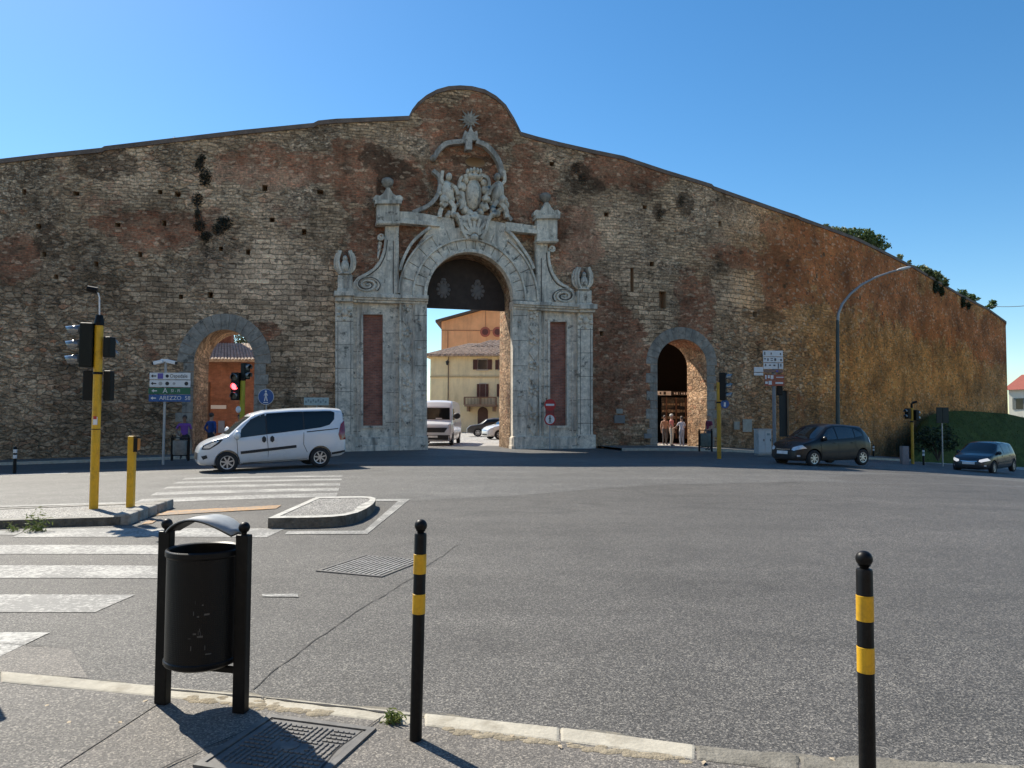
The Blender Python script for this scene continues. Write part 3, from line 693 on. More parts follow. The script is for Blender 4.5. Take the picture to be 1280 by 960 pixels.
# ------------------------------------------------------------------ ground, road, paint
def asphalt(name, base=.105, warm=1.0, coarse=1.0, patch=True, soft=0.0):
    t = NT(name); p = t.pos()
    n1 = t.noise(p, 38 * coarse, 3, .7); vo = t.voro(p, 62 * coarse, 'F1', 'Color'); s = t.n('ShaderNodeSeparateColor'); t.set(s.inputs[0], vo)
    agg = t.ramp(t.math('ADD', t.math('MULTIPLY', s.outputs[0], .65), t.math('MULTIPLY', n1, .35)), [(.12, (.10,) * 3), (.40, (.52,) * 3), (.66, (1.25,) * 3), (.86, (3.4, 3.35, 3.1))])
    agg = t.mix(soft, agg, (.92, .92, .92))
    n2 = t.noise(p, 1.6, 6, .7); n3 = t.noise(p, .22, 4, .6); n4 = t.noise(t.scalev(p, (.10, .8, 1)), 1, 4, .6)
    k = t.math('MULTIPLY', t.mr(n2, .25, .75, .80, 1.20), t.mr(n3, .3, .7, .88, 1.12))
    k = t.math('MULTIPLY', k, t.mr(n4, .35, .7, .88, 1.13))
    c = t.mix(1, agg, t.grey(t.math('MULTIPLY', k, base)), 'MULTIPLY')
    c = t.mix(1, c, (1.02 * warm, 1.0, .96 / warm), 'MULTIPLY')
    if patch:
        w = t.noise(p, .6, 3, .6); st = t.mr(t.math('ABSOLUTE', t.math('SUBTRACT', t.noise(t.vmath('ADD', t.scalev(p, (.09, .16, 1)), (5, 2, 0)), 1, 3, .55), .5)), 0, .012, .84, 1)
        c = t.mix(1, c, t.grey(st), 'MULTIPLY')
        oil = t.mr(t.math('ADD', t.voro(t.vmath('ADD', p, t.scalev(w_ := t.noise(p, 3, 4, .7, 'Color'), (.5, .5, 0))), .42, 'F1', 'Distance'), t.math('MULTIPLY', t.noise(p, 5, 3), .12)), .10, .22, .72, 1)
        c = t.mix(1, c, t.grey(oil), 'MULTIPLY')
    t.base(c); t.b.inputs['Roughness'].default_value = .68; t.b.inputs['Specular IOR Level'].default_value = .5
    t.bump(t.math('ADD', n1, s.outputs[0]), .8, .009); return t.m
MA = asphalt('road_asphalt', .094, 1.05, 1.9, True, .16)
MS = asphalt('sidewalk_asphalt', .145, 1.09, 2.0, False, .45)
MSd = asphalt('patched_asphalt', .115, 1.07, 1.8, False, .3)
def paint(name, col, wear=.5, thr=.55):
    t = NT(name); p = t.pos(); n = t.noise(p, 22, 5, .8); n2 = t.noise(p, 1.5, 4, .6)
    w = t.mr(t.math('ADD', t.math('MULTIPLY', n, .75), t.math('MULTIPLY', n2, .45)), thr, thr + .13, 0, wear)
    c = t.mix(w, col, (.14, .137, .13)); c = t.mix(1, c, t.grey(t.mr(t.noise(p, 3, 5, .7), .3, .7, .8, 1.1)), 'MULTIPLY')
    t.base(c); t.b.inputs['Roughness'].default_value = .7; t.bump(n, .3, .004); return t.m
MP = paint('road_paint', (.48, .465, .425), .92, .50); MPo = paint('faded_orange_paint', (.52, .27, .08), .9, .54); MPn = paint('kerb_white_paint', (.66, .64, .58), .8, .62)
MK = M('kerb_stone', (.43, .395, .32), .9, var=.22, vs=7, bump=.005, dirt=(.24, .205, .15)); MKd = M('old_kerb_stone', (.34, .32, .28), .9, var=.35, vs=5, bump=.02, dirt=(.1, .09, .075))
xs = [-700] + list(range(-50, 72)) + [700]; ys = [-40, -10, 0, 8, 16, 24, 32, 40, 50, 60, 80, 110, 160, 250, 400, 900]
mb = MB(); vs = [(x, y, zg(x, y)) for y in ys for x in xs]; nx = len(xs)
mb.add(vs, [[j * nx + i, j * nx + i + 1, (j + 1) * nx + i + 1, (j + 1) * nx + i] for j in range(len(ys) - 1) for i in range(nx - 1)])
tag(mb.build('road', MA), kind='structure')
def gquad(mb, q, dz, nu=14, nv=3):
    P = [gp(*p) for p in q]; vs = []
    for j in range(nv + 1):
        for i in range(nu + 1):
            a, b = P[0].lerp(P[1], i / nu), P[3].lerp(P[2], i / nu); c = a.lerp(b, j / nv); vs.append((c.x, c.y, zg(c.x, c.y) + dz))
    w = nu + 1; mb.add(vs, [[j * w + i, j * w + i + 1, (j + 1) * w + i + 1, (j + 1) * w + i] for j in range(nv) for i in range(nu)])
mb = MB()
for q in [[(15, 672), (38, 661.5), (357, 661), (333, 672)][::1], [(-160, 683), (308, 683), (283, 694), (-160, 694)], [(-160, 708), (251, 708), (217, 723.5), (-160, 723.5)],
          [(-160, 744), (169, 744), (118, 766), (-160, 766)], [(-160, 791), (63, 791), (-6, 824), (-160, 824)], [(-120, 664), (30, 664), (20, 669), (-120, 669)]]: gquad(mb, [q[3], q[2], q[1], q[0]], .0045)
tag(mb.build('zebra_crossing', MP, fixn=False), kind='structure')
mb = MB()
for q in [[(232, 597.5), (428, 594.5), (428, 596.3), (228, 599.5)], [(222, 602.5), (427, 598.5), (427, 600.7), (216, 605)], [(210, 608.5), (425.5, 604), (425, 607), (203, 611.5)],
          [(196, 615.5), (424, 610), (423, 613.5), (188, 619.5)], [(178, 624), (422, 616.3), (420.5, 621), (165, 629.5)]]: gquad(mb, [q[3], q[2], q[1], q[0]], .0045)
tag(mb.build('zebra_crossing', MP, fixn=False), kind='structure')
mb = MB()
for q in [[(360, 664.5), (455, 664), (460, 668), (356, 668.5)], [(455, 664.2), (500, 624.5), (512.5, 624.3), (459, 668)], [(470, 624.5), (512, 624), (509, 626.5), (470, 627)],
          [(327, 743.5), (372, 743), (373, 747), (328, 746.5)], [(-20, 593.2), (85, 591), (85, 592.4), (-20, 595)], [(0, 632.5), (180, 627.5), (180, 629), (0, 634.5)]]: gquad(mb, [q[3], q[2], q[1], q[0]], .0075, 8, 2)
tag(mb.build('road_marking', MP, fixn=False), kind='structure')
mb = MB(); gquad(mb, [(190, 645.5), (345, 636.5), (352, 632), (198, 640)], .011); gquad(mb, [(176, 656), (190, 655), (196, 651), (186, 651)], .011, 4, 2)
tag(mb.build('road_marking', MPo, fixn=False), kind='structure')
MA2 = asphalt('worn_asphalt', .118, 1.02, 1.4, True, .25)
T_ = [(-260, 592), (0, 590), (430, 578), (640, 572), (900, 572), (1100, 574), (1290, 586), (1500, 600)]; B_ = [(-260, 650), (0, 633), (180, 627), (430, 622.5), (520, 626), (640, 620), (800, 607), (1000, 602), (1290, 610), (1500, 620)]
mb = MB(); xs2 = sorted(set([p[0] for p in T_ + B_]))
for xa, xb in zip(xs2, xs2[1:]): gquad(mb, [(xa, interp(B_, xa)), (xb, interp(B_, xb)), (xb, interp(T_, xb)), (xa, interp(T_, xa))], .002, 12, 6)
tag(mb.build('road_patch', MA2, fixn=False), kind='structure')
# lighter repair patches and the seams between them
mb = MB(); gquad(mb, [(-60, 838), (110, 848), (88, 812), (30, 806)], .0025, 6, 3)
tag(mb.build('road_patch', MS, fixn=False), kind='structure')
crk = M('crack_tar', (.03, .028, .026), .9); crk2 = M('faint_crack', (.055, .052, .047), .9)
def seam(mb, pts, w, dz, jit=.012, step=.06):
    P = [gp(*p) for p in pts]; L, Rr = [], []
    Q = []
    for a, b in zip(P, P[1:]):
        n = max(2, int((b - a).length / step)); Q += [a.lerp(b, i / n) for i in range(n)]
    Q.append(P[-1]); off = 0
    for i, q in enumerate(Q):
        d = (Q[min(i + 1, len(Q) - 1)] - Q[max(i - 1, 0)]).normalized(); n = Vector((-d.y, d.x, 0)); off = off * .8 + random.gauss(0, jit)
        ww = w * random.uniform(.35, 1.4); c = q + n * off
        L.append((*(c + n * ww / 2).xy, zg(c.x, c.y) + dz)); Rr.append((*(c - n * ww / 2).xy, zg(c.x, c.y) + dz))
    for i in range(len(Q) - 1): mb.quad(L[i], L[i + 1], Rr[i + 1], Rr[i])
mb = MB(); seam(mb, [(318, 862), (345, 836), (420, 783), (520, 718), (575, 680)], .011, .004, .005); seam(mb, [(0, 806), (30, 807), (84, 810)], .009, .009, .005)
tag(mb.build('road_crack', crk2, fixn=False), kind='structure')
# foreground kerb and sidewalk
KO = [(-420, 805), (-200, 822), (0, 838), (195, 855.5), (330, 867), (530, 888.5), (700, 906), (870, 928), (1000, 941), (1280, 953), (1500, 968)]
KI = [(-420, 817), (-200, 836), (0, 852), (195, 869.5), (330, 881), (530, 905), (700, 924), (870, 947), (1000, 962), (1280, 975), (1500, 990)]
SZ = .035
ko, ki = [gp(x, y, .05) for x, y in KO], [gp(x, y, .05) for x, y in KI]
mb = MB(); 
for k in range(len(ki) - 1):
    a, b = ki[k], ki[k + 1]; a2, b2 = ko[k].lerp(a, .4), ko[k + 1].lerp(b, .4)
    mb.quad((a2.x, a2.y, SZ), (b2.x, b2.y, SZ), (b2.x, -14, SZ), (a2.x, -14, SZ))
tag(mb.build('sidewalk', MS, fixn=False), kind='structure')
mb = MB(); tot = 0
for k in range(len(ki) - 1):
    n = max(1, round((ko[k + 1] - ko[k]).length / 1.3))
    for q in range(n):
        u, v = q / n + .001, (q + 1) / n - .001; j = random.uniform(-.004, .004)
        a, b, c, d = ko[k].lerp(ko[k + 1], u), ko[k].lerp(ko[k + 1], v), ki[k].lerp(ki[k + 1], v), ki[k].lerp(ki[k + 1], u)
        jz = .041 + random.uniform(-.002, .002)
        mb.m = 1 if KO[k][0] >= 870 else 0
        mb.prism([(p.x, p.y + j, jz) for p in (a, b, c, d)], (0, 0, -.12))
tag(mb.build('kerb', [MK, M('buried_kerb', (.19, .175, .145), .95, var=.35, vs=9, bump=.012, dirt=(.12, .11, .09))], bevel=.016), kind='structure')
def gutter():
    t = NT('gutter_dust'); p = t.pos(); n = t.noise(p, 9, 6, .8); v = t.noise(p, 60, 3, .7)
    t.base(t.mix(t.mr(n, .38, .6), (.10, .097, .09), t.mix(v, (.16, .145, .115), (.30, .265, .20)))); t.b.inputs['Roughness'].default_value = .95; t.bump(v, .6, .008); return t.m
mb = MB()
for k in range(len(ko) - 1):
    n = max(2, int((ko[k + 1] - ko[k]).length / .05))
    for q in range(n):
        a, b = ko[k].lerp(ko[k + 1], q / n), ko[k].lerp(ko[k + 1], (q + 1) / n); w0 = .05 + .06 * abs(math.sin(a.x * 3.1) * math.sin(a.x * 7.7 + 1)); w1 = .05 + .06 * abs(math.sin(b.x * 3.1) * math.sin(b.x * 7.7 + 1))
        mb.quad((a.x, a.y - .02, .006), (b.x, b.y - .02, .006), (b.x, b.y + w1, .0055), (a.x, a.y + w0, .0055))
tag(mb.build('gutter', gutter(), fixn=False), kind='structure')
mb = MB(); P = [gp(x, y, SZ) for x, y in ((-420, 825), (-200, 841), (0, 856), (192, 872), (200, 880), (55, 975), (-420, 1190))]
mb.add([(p.x, p.y, SZ + .004) for p in P], [list(range(len(P)))[::-1]]); tag(mb.build('sidewalk_patch', MSd), kind='structure')
def seamz(mb, pts, w, z): 
    o = len(mb.v); seam(mb, pts, w, 0, .0025)
    for v in mb.v[o:]: v.z = z
mb = MB(); seamz(mb, [(352, 905), (250, 949), (170, 990)], .010, SZ + .008); seamz(mb, [(480, 905), (420, 950), (390, 990)], .010, SZ + .008)
seamz(mb, [(195, 870.5), (330, 883), (530, 907)], .02, SZ + .008)
tag(mb.build('sidewalk_seam', crk, fixn=False), kind='structure')
# dusty pale rim and soil between kerb and sidewalk
mb = MB()
Msoil = M('dry_soil', (.28, .235, .165), .95, var=.4, vs=14, bump=.01)
for a, b in (((235, 873), (420, 892)), ((560, 912), (860, 950))):
    for _ in range(90):
        t_ = random.random(); c = gp(lerp(a[0], b[0], t_), lerp(a[1], b[1], t_) + random.gauss(1, 2), SZ); r_ = random.uniform(.008, .03); mb.ball((c.x, c.y, SZ + .001), (r_ * 1.6, r_, r_ * .22), 7, 4)
tag(mb.build('dry_soil', Msoil, smooth=60), kind='stuff')
# iron cover in the sidewalk
Miron = M('cast_iron_grey', (.13, .125, .12), .65, .25, var=.3, vs=9, dirt=(.2, .18, .15))
def cover(corners, dz, label, name, bars, mat, mat2):
    P = [gp(x, y, dz) for x, y in corners]; c = sum(P, Vector()) / 4; u = ((P[1] - P[0]) + (P[2] - P[3])) / 2; v = ((P[3] - P[0]) + (P[2] - P[1])) / 2
    a, b = u.length / 2, v.length / 2; rz = math.atan2(u.y, u.x); z0 = dz if dz > 0 else zg(c.x, c.y)
    t = thing(name, (c.x, c.y, z0), rz, label, 'manhole cover'); sgn = 1 if u.cross(v).z > 0 else -1
    f = MB(); w = .035
    f.box((0, b - w / 2, .002), (2 * a, w, .02)); f.box((0, -b + w / 2, .002), (2 * a, w, .02)); f.box((-a + w / 2, 0, .002), (w, 2 * b - 2 * w, .02)); f.box((a - w / 2, 0, .002), (w, 2 * b - 2 * w, .02))
    f.build('frame', mat2, t); bars(t, a, b, mat); return t
def bars_tread(t, a, b, mat):
    m = MB(); m.box((0, 0, -.002), (2 * a - .08, 2 * b - .08, .016)); n = 16; k = 12
    for i in range(n):
        for j in range(k):
            x = -a + .07 + (2 * a - .14) * (i + .5) / n; y = -b + .07 + (2 * b - .14) * (j + .5) / k
            if abs(y) < .05 and abs(x) < .1: continue
            vert = ((i // 4) + (j // 4)) % 2; sx_, sy_ = (2 * a / n * .62, 2 * b / k * .34)
            m.box((x, y, .008), (sx_, sy_, .010) if vert else (sx_ * .5, sy_ * 2, .010))
    m.cyl((0, 0, .0), (0, 0, .012), .045, n=20); m.build('cover_plate', mat, t, bevel=.003)
def bars_slat(t, a, b, mat):
    m = MB(); n = 12
    for i in range(n): m.box((-a + .05 + (2 * a - .1) * (i + .5) / n, 0, .003), ((2 * a - .1) / n * .5, 2 * b - .07, .016))
    for j in (-.33, .33): m.box((0, j * b, .001), (2 * a - .07, .02, .013))
    m.build('grating', mat, t); p = MB(); p.box((0, 0, -.001), (2 * a - .07, 2 * b - .07, .01)); p.build('drain_pit', M('drain_black', (.006, .006, .006), .95), t)
cover([(345, 897), (466, 912), (398, 985), (232, 958)], SZ, 'patterned cast iron cover in the sidewalk below the litter bin', 'manhole_cover', bars_tread, Miron, Miron)
cover([(452, 695), (520, 699), (490, 724), (400, 714)], 0, 'slatted iron drain grate sunk in the road beside the kerbed island', 'drain_grate', bars_slat, M('worn_iron', (.26, .25, .235), .6, .3, var=.3, vs=6), Miron)['category'] = 'drain grate'
# traffic islands
def island(name, topx, h, rimw, kerbmat, label):
    P = [gp(x, y, h) for x, y in topx]; n = len(P); c = sum(P, Vector()) / n
    mb = MB(); ins = [p + (c - p).normalized() * rimw for p in P]
    for k in range(n):
        a, b, d, e = P[k], P[(k + 1) % n], ins[(k + 1) % n], ins[k]; zs_ = [zg(q.x, q.y) for q in (a, b, d, e)]
        top = [(q.x, q.y, z + h) for q, z in zip((a, b, d, e), zs_)]; low = [(q.x, q.y, z - .1) for q, z in zip((a, b, d, e), zs_)]
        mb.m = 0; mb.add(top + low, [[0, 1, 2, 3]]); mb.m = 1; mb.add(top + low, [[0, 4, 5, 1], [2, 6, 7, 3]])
    o = mb.build(name, [kerbmat, M('grimy_shaded_kerb_face', (.15, .135, .11), .95, var=.5, vs=4, bump=.03, dirt=(.05, .045, .038))]); tag(o, kind='structure')  # upright kerb faces darker: grime plus shade put into the colour
    m2 = MB(); m2.add([(q.x, q.y, zg(q.x, q.y) + h - .008) for q in ins], [list(range(n))]); m2.build('island_top', asphalt('island_top_%d' % n, .21, 1.03, 1.3, False), o)
    return o
def smoothpoly(pts, it=2):
    for _ in range(it):
        o = []
        for i, p in enumerate(pts):
            q = pts[(i + 1) % len(pts)]; o += [(p[0] * .75 + q[0] * .25, p[1] * .75 + q[1] * .25), (p[0] * .25 + q[0] * .75, p[1] * .25 + q[1] * .75)]
        pts = o
    return pts
rt = [(335, 647.5), (360, 647.2), (390, 646.8), (415, 645.8), (432, 644), (447, 640.5), (458, 635.5), (466, 630), (469.5, 625), (469, 622.3), (464, 620.9), (455, 620.3), (425, 620.6), (395, 621.2)]
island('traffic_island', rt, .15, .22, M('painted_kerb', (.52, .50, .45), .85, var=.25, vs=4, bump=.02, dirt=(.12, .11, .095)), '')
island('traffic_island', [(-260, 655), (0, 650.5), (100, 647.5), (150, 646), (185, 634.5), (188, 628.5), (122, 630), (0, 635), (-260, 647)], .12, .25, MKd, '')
mb = MB()
a, b = gp(151, 652, .05), gp(209, 631, .05); n = 5
for k in range(n):
    p, q = a.lerp(b, k / n + .012), a.lerp(b, (k + 1) / n - .012); d = (q - p).normalized(); m_ = (p + q) / 2
    mb.box((m_.x, m_.y, zg(m_.x, m_.y) + .065), ((q - p).length, .24, .19), Matrix.Rotation(math.atan2(d.y, d.x), 3, 'Z'))
tag(mb.build('kerb', MKd, bevel=.03), kind='structure')
# raised pavement along the foot of the wall
def pave(s0, s1, w, h):
    mb = MB(); n = max(2, int((s1 - s0) / 1.5)); prev = None
    for k in range(n + 1):
        s = lerp(s0, s1, k / n); a, b, c = wpos(s, 0, .3), wpos(s, 0, -w + .25), wpos(s, 0, -w)
        z = [zg(p.x, p.y) for p in (a, b, c)]; row = [(a.x, a.y, z[0] + h), (b.x, b.y, z[1] + h), (c.x, c.y, z[2] + h), (c.x, c.y, z[2] - .1)]
        if prev:
            mb.m = 0; mb.quad(prev[0], row[0], row[1], prev[1]); mb.m = 1; mb.quad(prev[1], row[1], row[2], prev[2]); mb.quad(prev[2], row[2], row[3], prev[3])
        prev = row
    tag(mb.build('pavement', [MS, MK], fixn=False), kind='structure')
pave(S0[0] + 1, wall_sz(412, 560)[0], 3.0, .12); pave(wall_sz(742, 556)[0] + .2, S0[5] - 4, 3.2, .12)
# ------------------------------------------------------------------ foreground furniture
Mblk = M('black_gloss_paint', (.0045, .0045, .005), .45, var=.3, vs=20, spec=.22, dirt=(.014, .0135, .013)); Myel = M('yellow_paint', (.72, .40, .012), .45, var=.12, vs=12, dirt=(.42, .22, .02))
def bollard(px, py, Y=None, label=''):
    p = gp(px, py, SZ) if Y is None else Vector((sx(px, Y), Y, SZ))
    t = thing('bollard', (p.x, p.y, SZ), 0, label, 'bollard', 'black and yellow bollards along the sidewalk edge'); r = .030
    m = MB(); m.lathe([(r * 1.02, -.02), (r, .01), (r, .985), (r * .9, .992), (r * .5, .996), (0, .996)], n=24); m.build('post', Mblk, t, smooth=40)
    m = MB(); m.lathe([(0, .99), (r * .55, .992), (r * .55, 1.0), (r * .8, 1.005)] + [(.031 * math.cos(a), 1.03 + .031 * math.sin(a)) for a in [(-60 + 15 * k) * PI / 180 for k in range(11)]] + [(0, 1.061)], n=24); m.build('ball_cap', Mblk, t, smooth=60)
    for z in (.845, .652):
        m = MB(); m.lathe([(r * 1.0, z - .048), (r * 1.05, z - .047), (r * 1.05, z + .047), (r, z + .048)], n=24); m.build('yellow_band', Myel, t, smooth=40)
    return t
bollard(519.5, 925, None, 'black post with two yellow bands and a ball top, beside the weed at the kerb').rotation_euler.y = R(.8)
bollard(1077, 700, 2.84, 'nearest black post with two yellow bands, cut off by the bottom edge at right')
t = bollard(-28, 872, 4.57, 'black post with yellow bands outside the left edge whose shadow reaches the sidewalk')
# litter bin
a, b = gp(203, 880, SZ), gp(300.5, 890.5, SZ); c = (a + b) / 2; hwid = (b - a).length / 2
tb = thing('litter_bin', (c.x, c.y, SZ), math.atan2((b - a).y, (b - a).x), 'black metal litter bin with an arched hood hung between two ball topped posts', 'litter bin')
for e in (-1, 1):
    m = MB(); m.box((e * hwid, 0, .455), (.072, .05, .95)); o = m.build('post', Mblk, tb, bevel=.006)
    m = MB(); m.lathe([(.014, .925), (.014, .937)] + [(.03 * math.cos(q), .965 + .03 * math.sin(q)) for q in [(-62 + 15.2 * k) * PI / 180 for k in range(11)]] + [(0, .995)], (e * hwid, 0, .002), 20); m.build('ball_cap', Mblk, o, smooth=60)
m = MB(); rd = .187
m.lathe([(0, .235), (rd - .03, .235), (rd, .25), (rd + .006, .26), (rd + .006, .275), (rd, .28), (rd, .81), (rd + .008, .82), (rd + .008, .845), (rd, .852), (rd - .014, .845), (rd - .014, .30), (0, .30)], n=48)
def drummat():
    t = NT('perforated_black_steel'); p = t.obj(); s = t.n('ShaderNodeSeparateXYZ'); t.set(s.inputs[0], p)
    ang = t.math('ARCTAN2', s.outputs[1], s.outputs[0]); cb = t.n('ShaderNodeCombineXYZ'); t.set(cb.inputs[0], t.math('MULTIPLY', ang, rd)); t.set(cb.inputs[1], s.outputs[2])
    v = t.voro(cb.outputs[0], 95, 'F1', 'Distance', 0.0); h = t.mr(v, .22, .34)
    sc = t.mr(t.noise(t.scalev(p, (9, 9, 3)), 1, 6, .8), .66, .72, 0, .35)
    t.base(t.mix(sc, t.mix(h, (.003, .003, .003), (.006, .006, .0065)), (.05, .049, .047))); t.b.inputs['Specular IOR Level'].default_value = .25; t.b.inputs['Roughness'].default_value = .42; t.bump(h, .4, .003); return t.m
m.build('drum', drummat(), tb, smooth=35)
m = MB(); m.box((0, 0, .215), (2 * hwid - .07, .03, .028)); m.box((0, 0, .232), (.2, .2, .006)); m.build('crossbar', Mblk, tb)
m = MB(); N = 16; rows = []
for k in range(N + 1):
    u = -1 + 2 * k / N; x = u * (hwid - .036); z = .935 + .08 * (1 - u * u); d = .06 + .05 * (1 - abs(u) ** 3)
    rows.append([(x, -d, z), (x, 0, z + .006), (x, d, z)])
for p, q in zip(rows, rows[1:]):
    for k in (0, 1): m.quad(p[k], q[k], q[k + 1], p[k + 1])
lv = MB(); lv.v = [v - Vector((0, 0, .009)) for v in m.v]; lv.f = list(m.f); lv.mi = list(m.mi); lo = lv.build('hood_underside_shade', Mblk, tb, smooth=60); lo.modifiers.new('s', 'SOLIDIFY').thickness = .003  # black sheet below the hood, the underside's shade put into its colour
hd = m.build('hood', M('grey_hood_paint', (.30, .32, .335), .6, .0, var=.2, vs=9), tb, smooth=60); md = hd.modifiers.new('s', 'SOLIDIFY'); md.thickness = .006
# faded sticker scratches on the drum
m = MB()
for k in range(14):
    aa = random.uniform(-1.45, -.85); z = .30 + random.random() * .30; h = random.uniform(.003, .012); w = random.uniform(.006, .03)
    if random.random() < .4: h, w = w, h * .4
    pts = [((rd + .0015) * math.cos(aa + q * w / rd / 4), (rd + .0015) * math.sin(aa + q * w / rd / 4)) for q in range(5)]
    for p, q in zip(pts, pts[1:]): m.quad((p[0], p[1], z), (q[0], q[1], z), (q[0], q[1], z + h), (p[0], p[1], z + h))
m.build('worn_sticker', M('worn_sticker_grey', (.075, .072, .068), .7), tb, fixn=False)
# weeds
Mweed = leafmat('weed_leaf', (.10, .16, .035), (.22, .24, .07)); Mdry = leafmat('dry_weed', (.30, .25, .12), (.16, .17, .06))
def weed(p, r, h, n, label, mat=Mweed, sz=.05):
    o = leaves(n, lambda: Vector((random.gauss(0, r * .45), random.gauss(0, r * .3), abs(random.gauss(0, .5)) * h)), sz, mat, 'weed', asp=.22); o.location = p
    return tag(o, label, 'weed')
weed(gp(492, 903, SZ), .06, .06, 130, 'small green weed tuft growing at the kerb beside the banded bollard')
weed(gp(46, 664.5, 0), .2, .24, 170, 'bushy pale green weed growing against the front of the left island kerb', sz=.09); weed(gp(14, 665, 0), .12, .11, 60, 'small weed at the far left of the island kerb', sz=.07)
lf = None
for px, py in ((58, 884), (86, 905), (28, 856), (150, 905), (182, 878), (1040, 951), (700, 935), (640, 922), (880, 955)):
    p = gp(px, py, SZ)
    if lf is None:
        m = MB(); m.add([(-.022, 0, .002), (-.006, .011, .007), (.02, .003, .004), (.0, -.011, .009)], [[0, 1, 3], [1, 2, 3]]); lf = m.build('dry_leaf', M('dry_leaf_tan', (.50, .40, .27), .8), fixn=False); tag(lf, 'tiny pale dry leaf lying loose on the sidewalk asphalt', 'leaf', 'dry leaves scattered on the sidewalk'); o = lf
    else: o = lf.copy(); COL.objects.link(o)
    o.location = p + Vector((0, 0, .004)); o.rotation_euler = (0, 0, random.uniform(0, 6))
# ------------------------------------------------------------------ yellow signal pole on the left island
Mdk = M('dark_signal_housing', (.006, .007, .0065), .5, var=.2, spec=.25); Mgn = M('dark_green_housing', (.006, .0105, .009), .5, spec=.25)
Mwt = M('white_lacquer', (.78, .78, .77), .4, var=.05); Mvis = M('visor_metal', (.20, .205, .205), .2, .2, var=.1, coat=1.0)
def lens(mb, c, d, r): mb.cyl(c, Vector(c) + Vector(d) * .02, r, n=16)
def head(t, x, z, rz, n=3, pitch=.24, w=.30, dep=.24, mat=Mdk, lit=None, vis=.2, name='signal_head'):
    rot = Matrix.Rotation(rz, 3, 'Z'); m = MB(); h = n * pitch
    f = lambda a, b, c_: Vector((x, 0, z)) + rot @ Vector((a, b, c_))
    m.box(f(0, 0, 0), (w, dep, h), rot); o = m.build(name, mat, t, bevel=.02)
    for k in range(n):
        zc = (k - (n - 1) / 2) * -pitch; r = pitch * .40; v = MB(); rows = []
        for j in range(13):
            q = PI * (-.12 + 1.24 * j / 12); rows.append([f(r * math.cos(q), -dep / 2, zc + r * math.sin(q)), f(r * .98 * math.cos(q), -dep / 2 - vis * (.75 + .25 * max(0, math.sin(q))), zc - .03 + r * math.sin(q))])
        for p, q in zip(rows, rows[1:]): v.quad(p[0], q[0], q[1], p[1])
        vo = v.build('visor', Mvis, o, smooth=60); sm = vo.modifiers.new('s', 'SOLIDIFY'); sm.thickness = .008
        l = MB(); l.cyl(f(0, -dep / 2 + .005, zc), f(0, -dep / 2 - .012, zc), r * .93, n=18)
        l.build('lens', lit[1] if lit and lit[0] == k else M('dead_lens', (.02, .02, .02), .2), o)
    return o
def zat(px, py, Y): return at(px, py, Y).z
p0 = gp(117, 636, .11); Y = p0.y; k = Y / FPX
tp = thing('traffic_light', p0, 0, 'tall yellow signal pole on the left island with stacked heads and a goose-neck camera', 'traffic light')
rp = 5.1 * k; lean = Vector((0, 0, 1))
def zl(py): return zat(117, py, Y) - p0.z
m = MB(); m.cyl((0, 0, -.05), (0, 0, zl(405)), rp, rp * .97, 20); pole = m.build('pole', Myel, tp, smooth=40)
m = MB(); m.cyl((0, 0, zl(468)), (0, 0, zl(465)), rp * 1.12, n=20); m.build('strap', Mblk, pole); m = MB(); m.cyl((0, 0, zl(537)), (0, 0, zl(536)), rp * 1.03, n=20); m.build('strap', Mblk, pole)
m = MB(); m.cyl((0, 0, zl(407)), (0, 0, zl(403)), rp * 1.15, n=20); m.cyl((0, 0, zl(403)), (0, 0, zl(394)), rp * 1.1, rp * .8, 20); m.build('cap', Mblk, pole, smooth=40)
m = MB(); m.box((.02, -rp - .001, zl(526)), (.07, .012, .13)); m.build('sticker', Mwt, pole); 
m = MB(); m.box((.02, -rp - .009, zl(522)), (.055, .006, .05)); m.build('sticker', M('sticker_red', (.5, .04, .03), .5), pole)
head(tp, -13 * k, zl(432), R(-76), 3, 18.5 * k, .28, .20, Mgn, vis=.24); head(tp, 13.5 * k, zl(434), R(165), 2, 13 * k, .14, .14, Mdk, vis=.1)
for e, w in ((-1, .17), (1, .12)):
    m = MB(); m.box((e * (rp + w / 2 + .02), .08, zl(482)), (w, .14, 38 * k)); m.build('signal_back', Mdk, tp, bevel=.015)
m = MB(); m.tube([(0, 0, zl(394)), (-.01, 0, zl(372)), (-.03, 0, zl(367)), (-.06, 0, zl(366))], .012); o = m.build('camera_stalk', Mwt, tp)
m = MB(); m.cyl((-.02, -.05, zl(364)), (-.16, -.1, zl(362)), .055, .05, 14); m.build('camera', Mblk, tp, smooth=40)
# push button post
p1 = gp(163, 634, .11); Y1 = p1.y; k1 = Y1 / FPX; zb = zat(163, 545, Y1) - p1.z
t = thing('push_button_post', p1, R(8), 'short square yellow post with an orange push button box', 'button post')
m = MB(); m.box((0, 0, zb / 2 - .03), (8.3 * k1, 8.3 * k1, zb + .06)); m.build('post', Myel, t, bevel=.01)
m = MB(); m.box((6.5 * k1, -.02, zb - 10 * k1), (5 * k1, .12, 15 * k1)); o = m.build('button_box', M('orange_plastic', (.62, .21, .02), .4), t, bevel=.015)
m = MB(); m.box((6 * k1, -.085, zb - 11 * k1), (4.5 * k1, .02, 17 * k1)); m.box((6 * k1, 0, zb - 1 * k1), (6 * k1, .14, 2 * k1)); m.build('button_rim', Mdk, o)
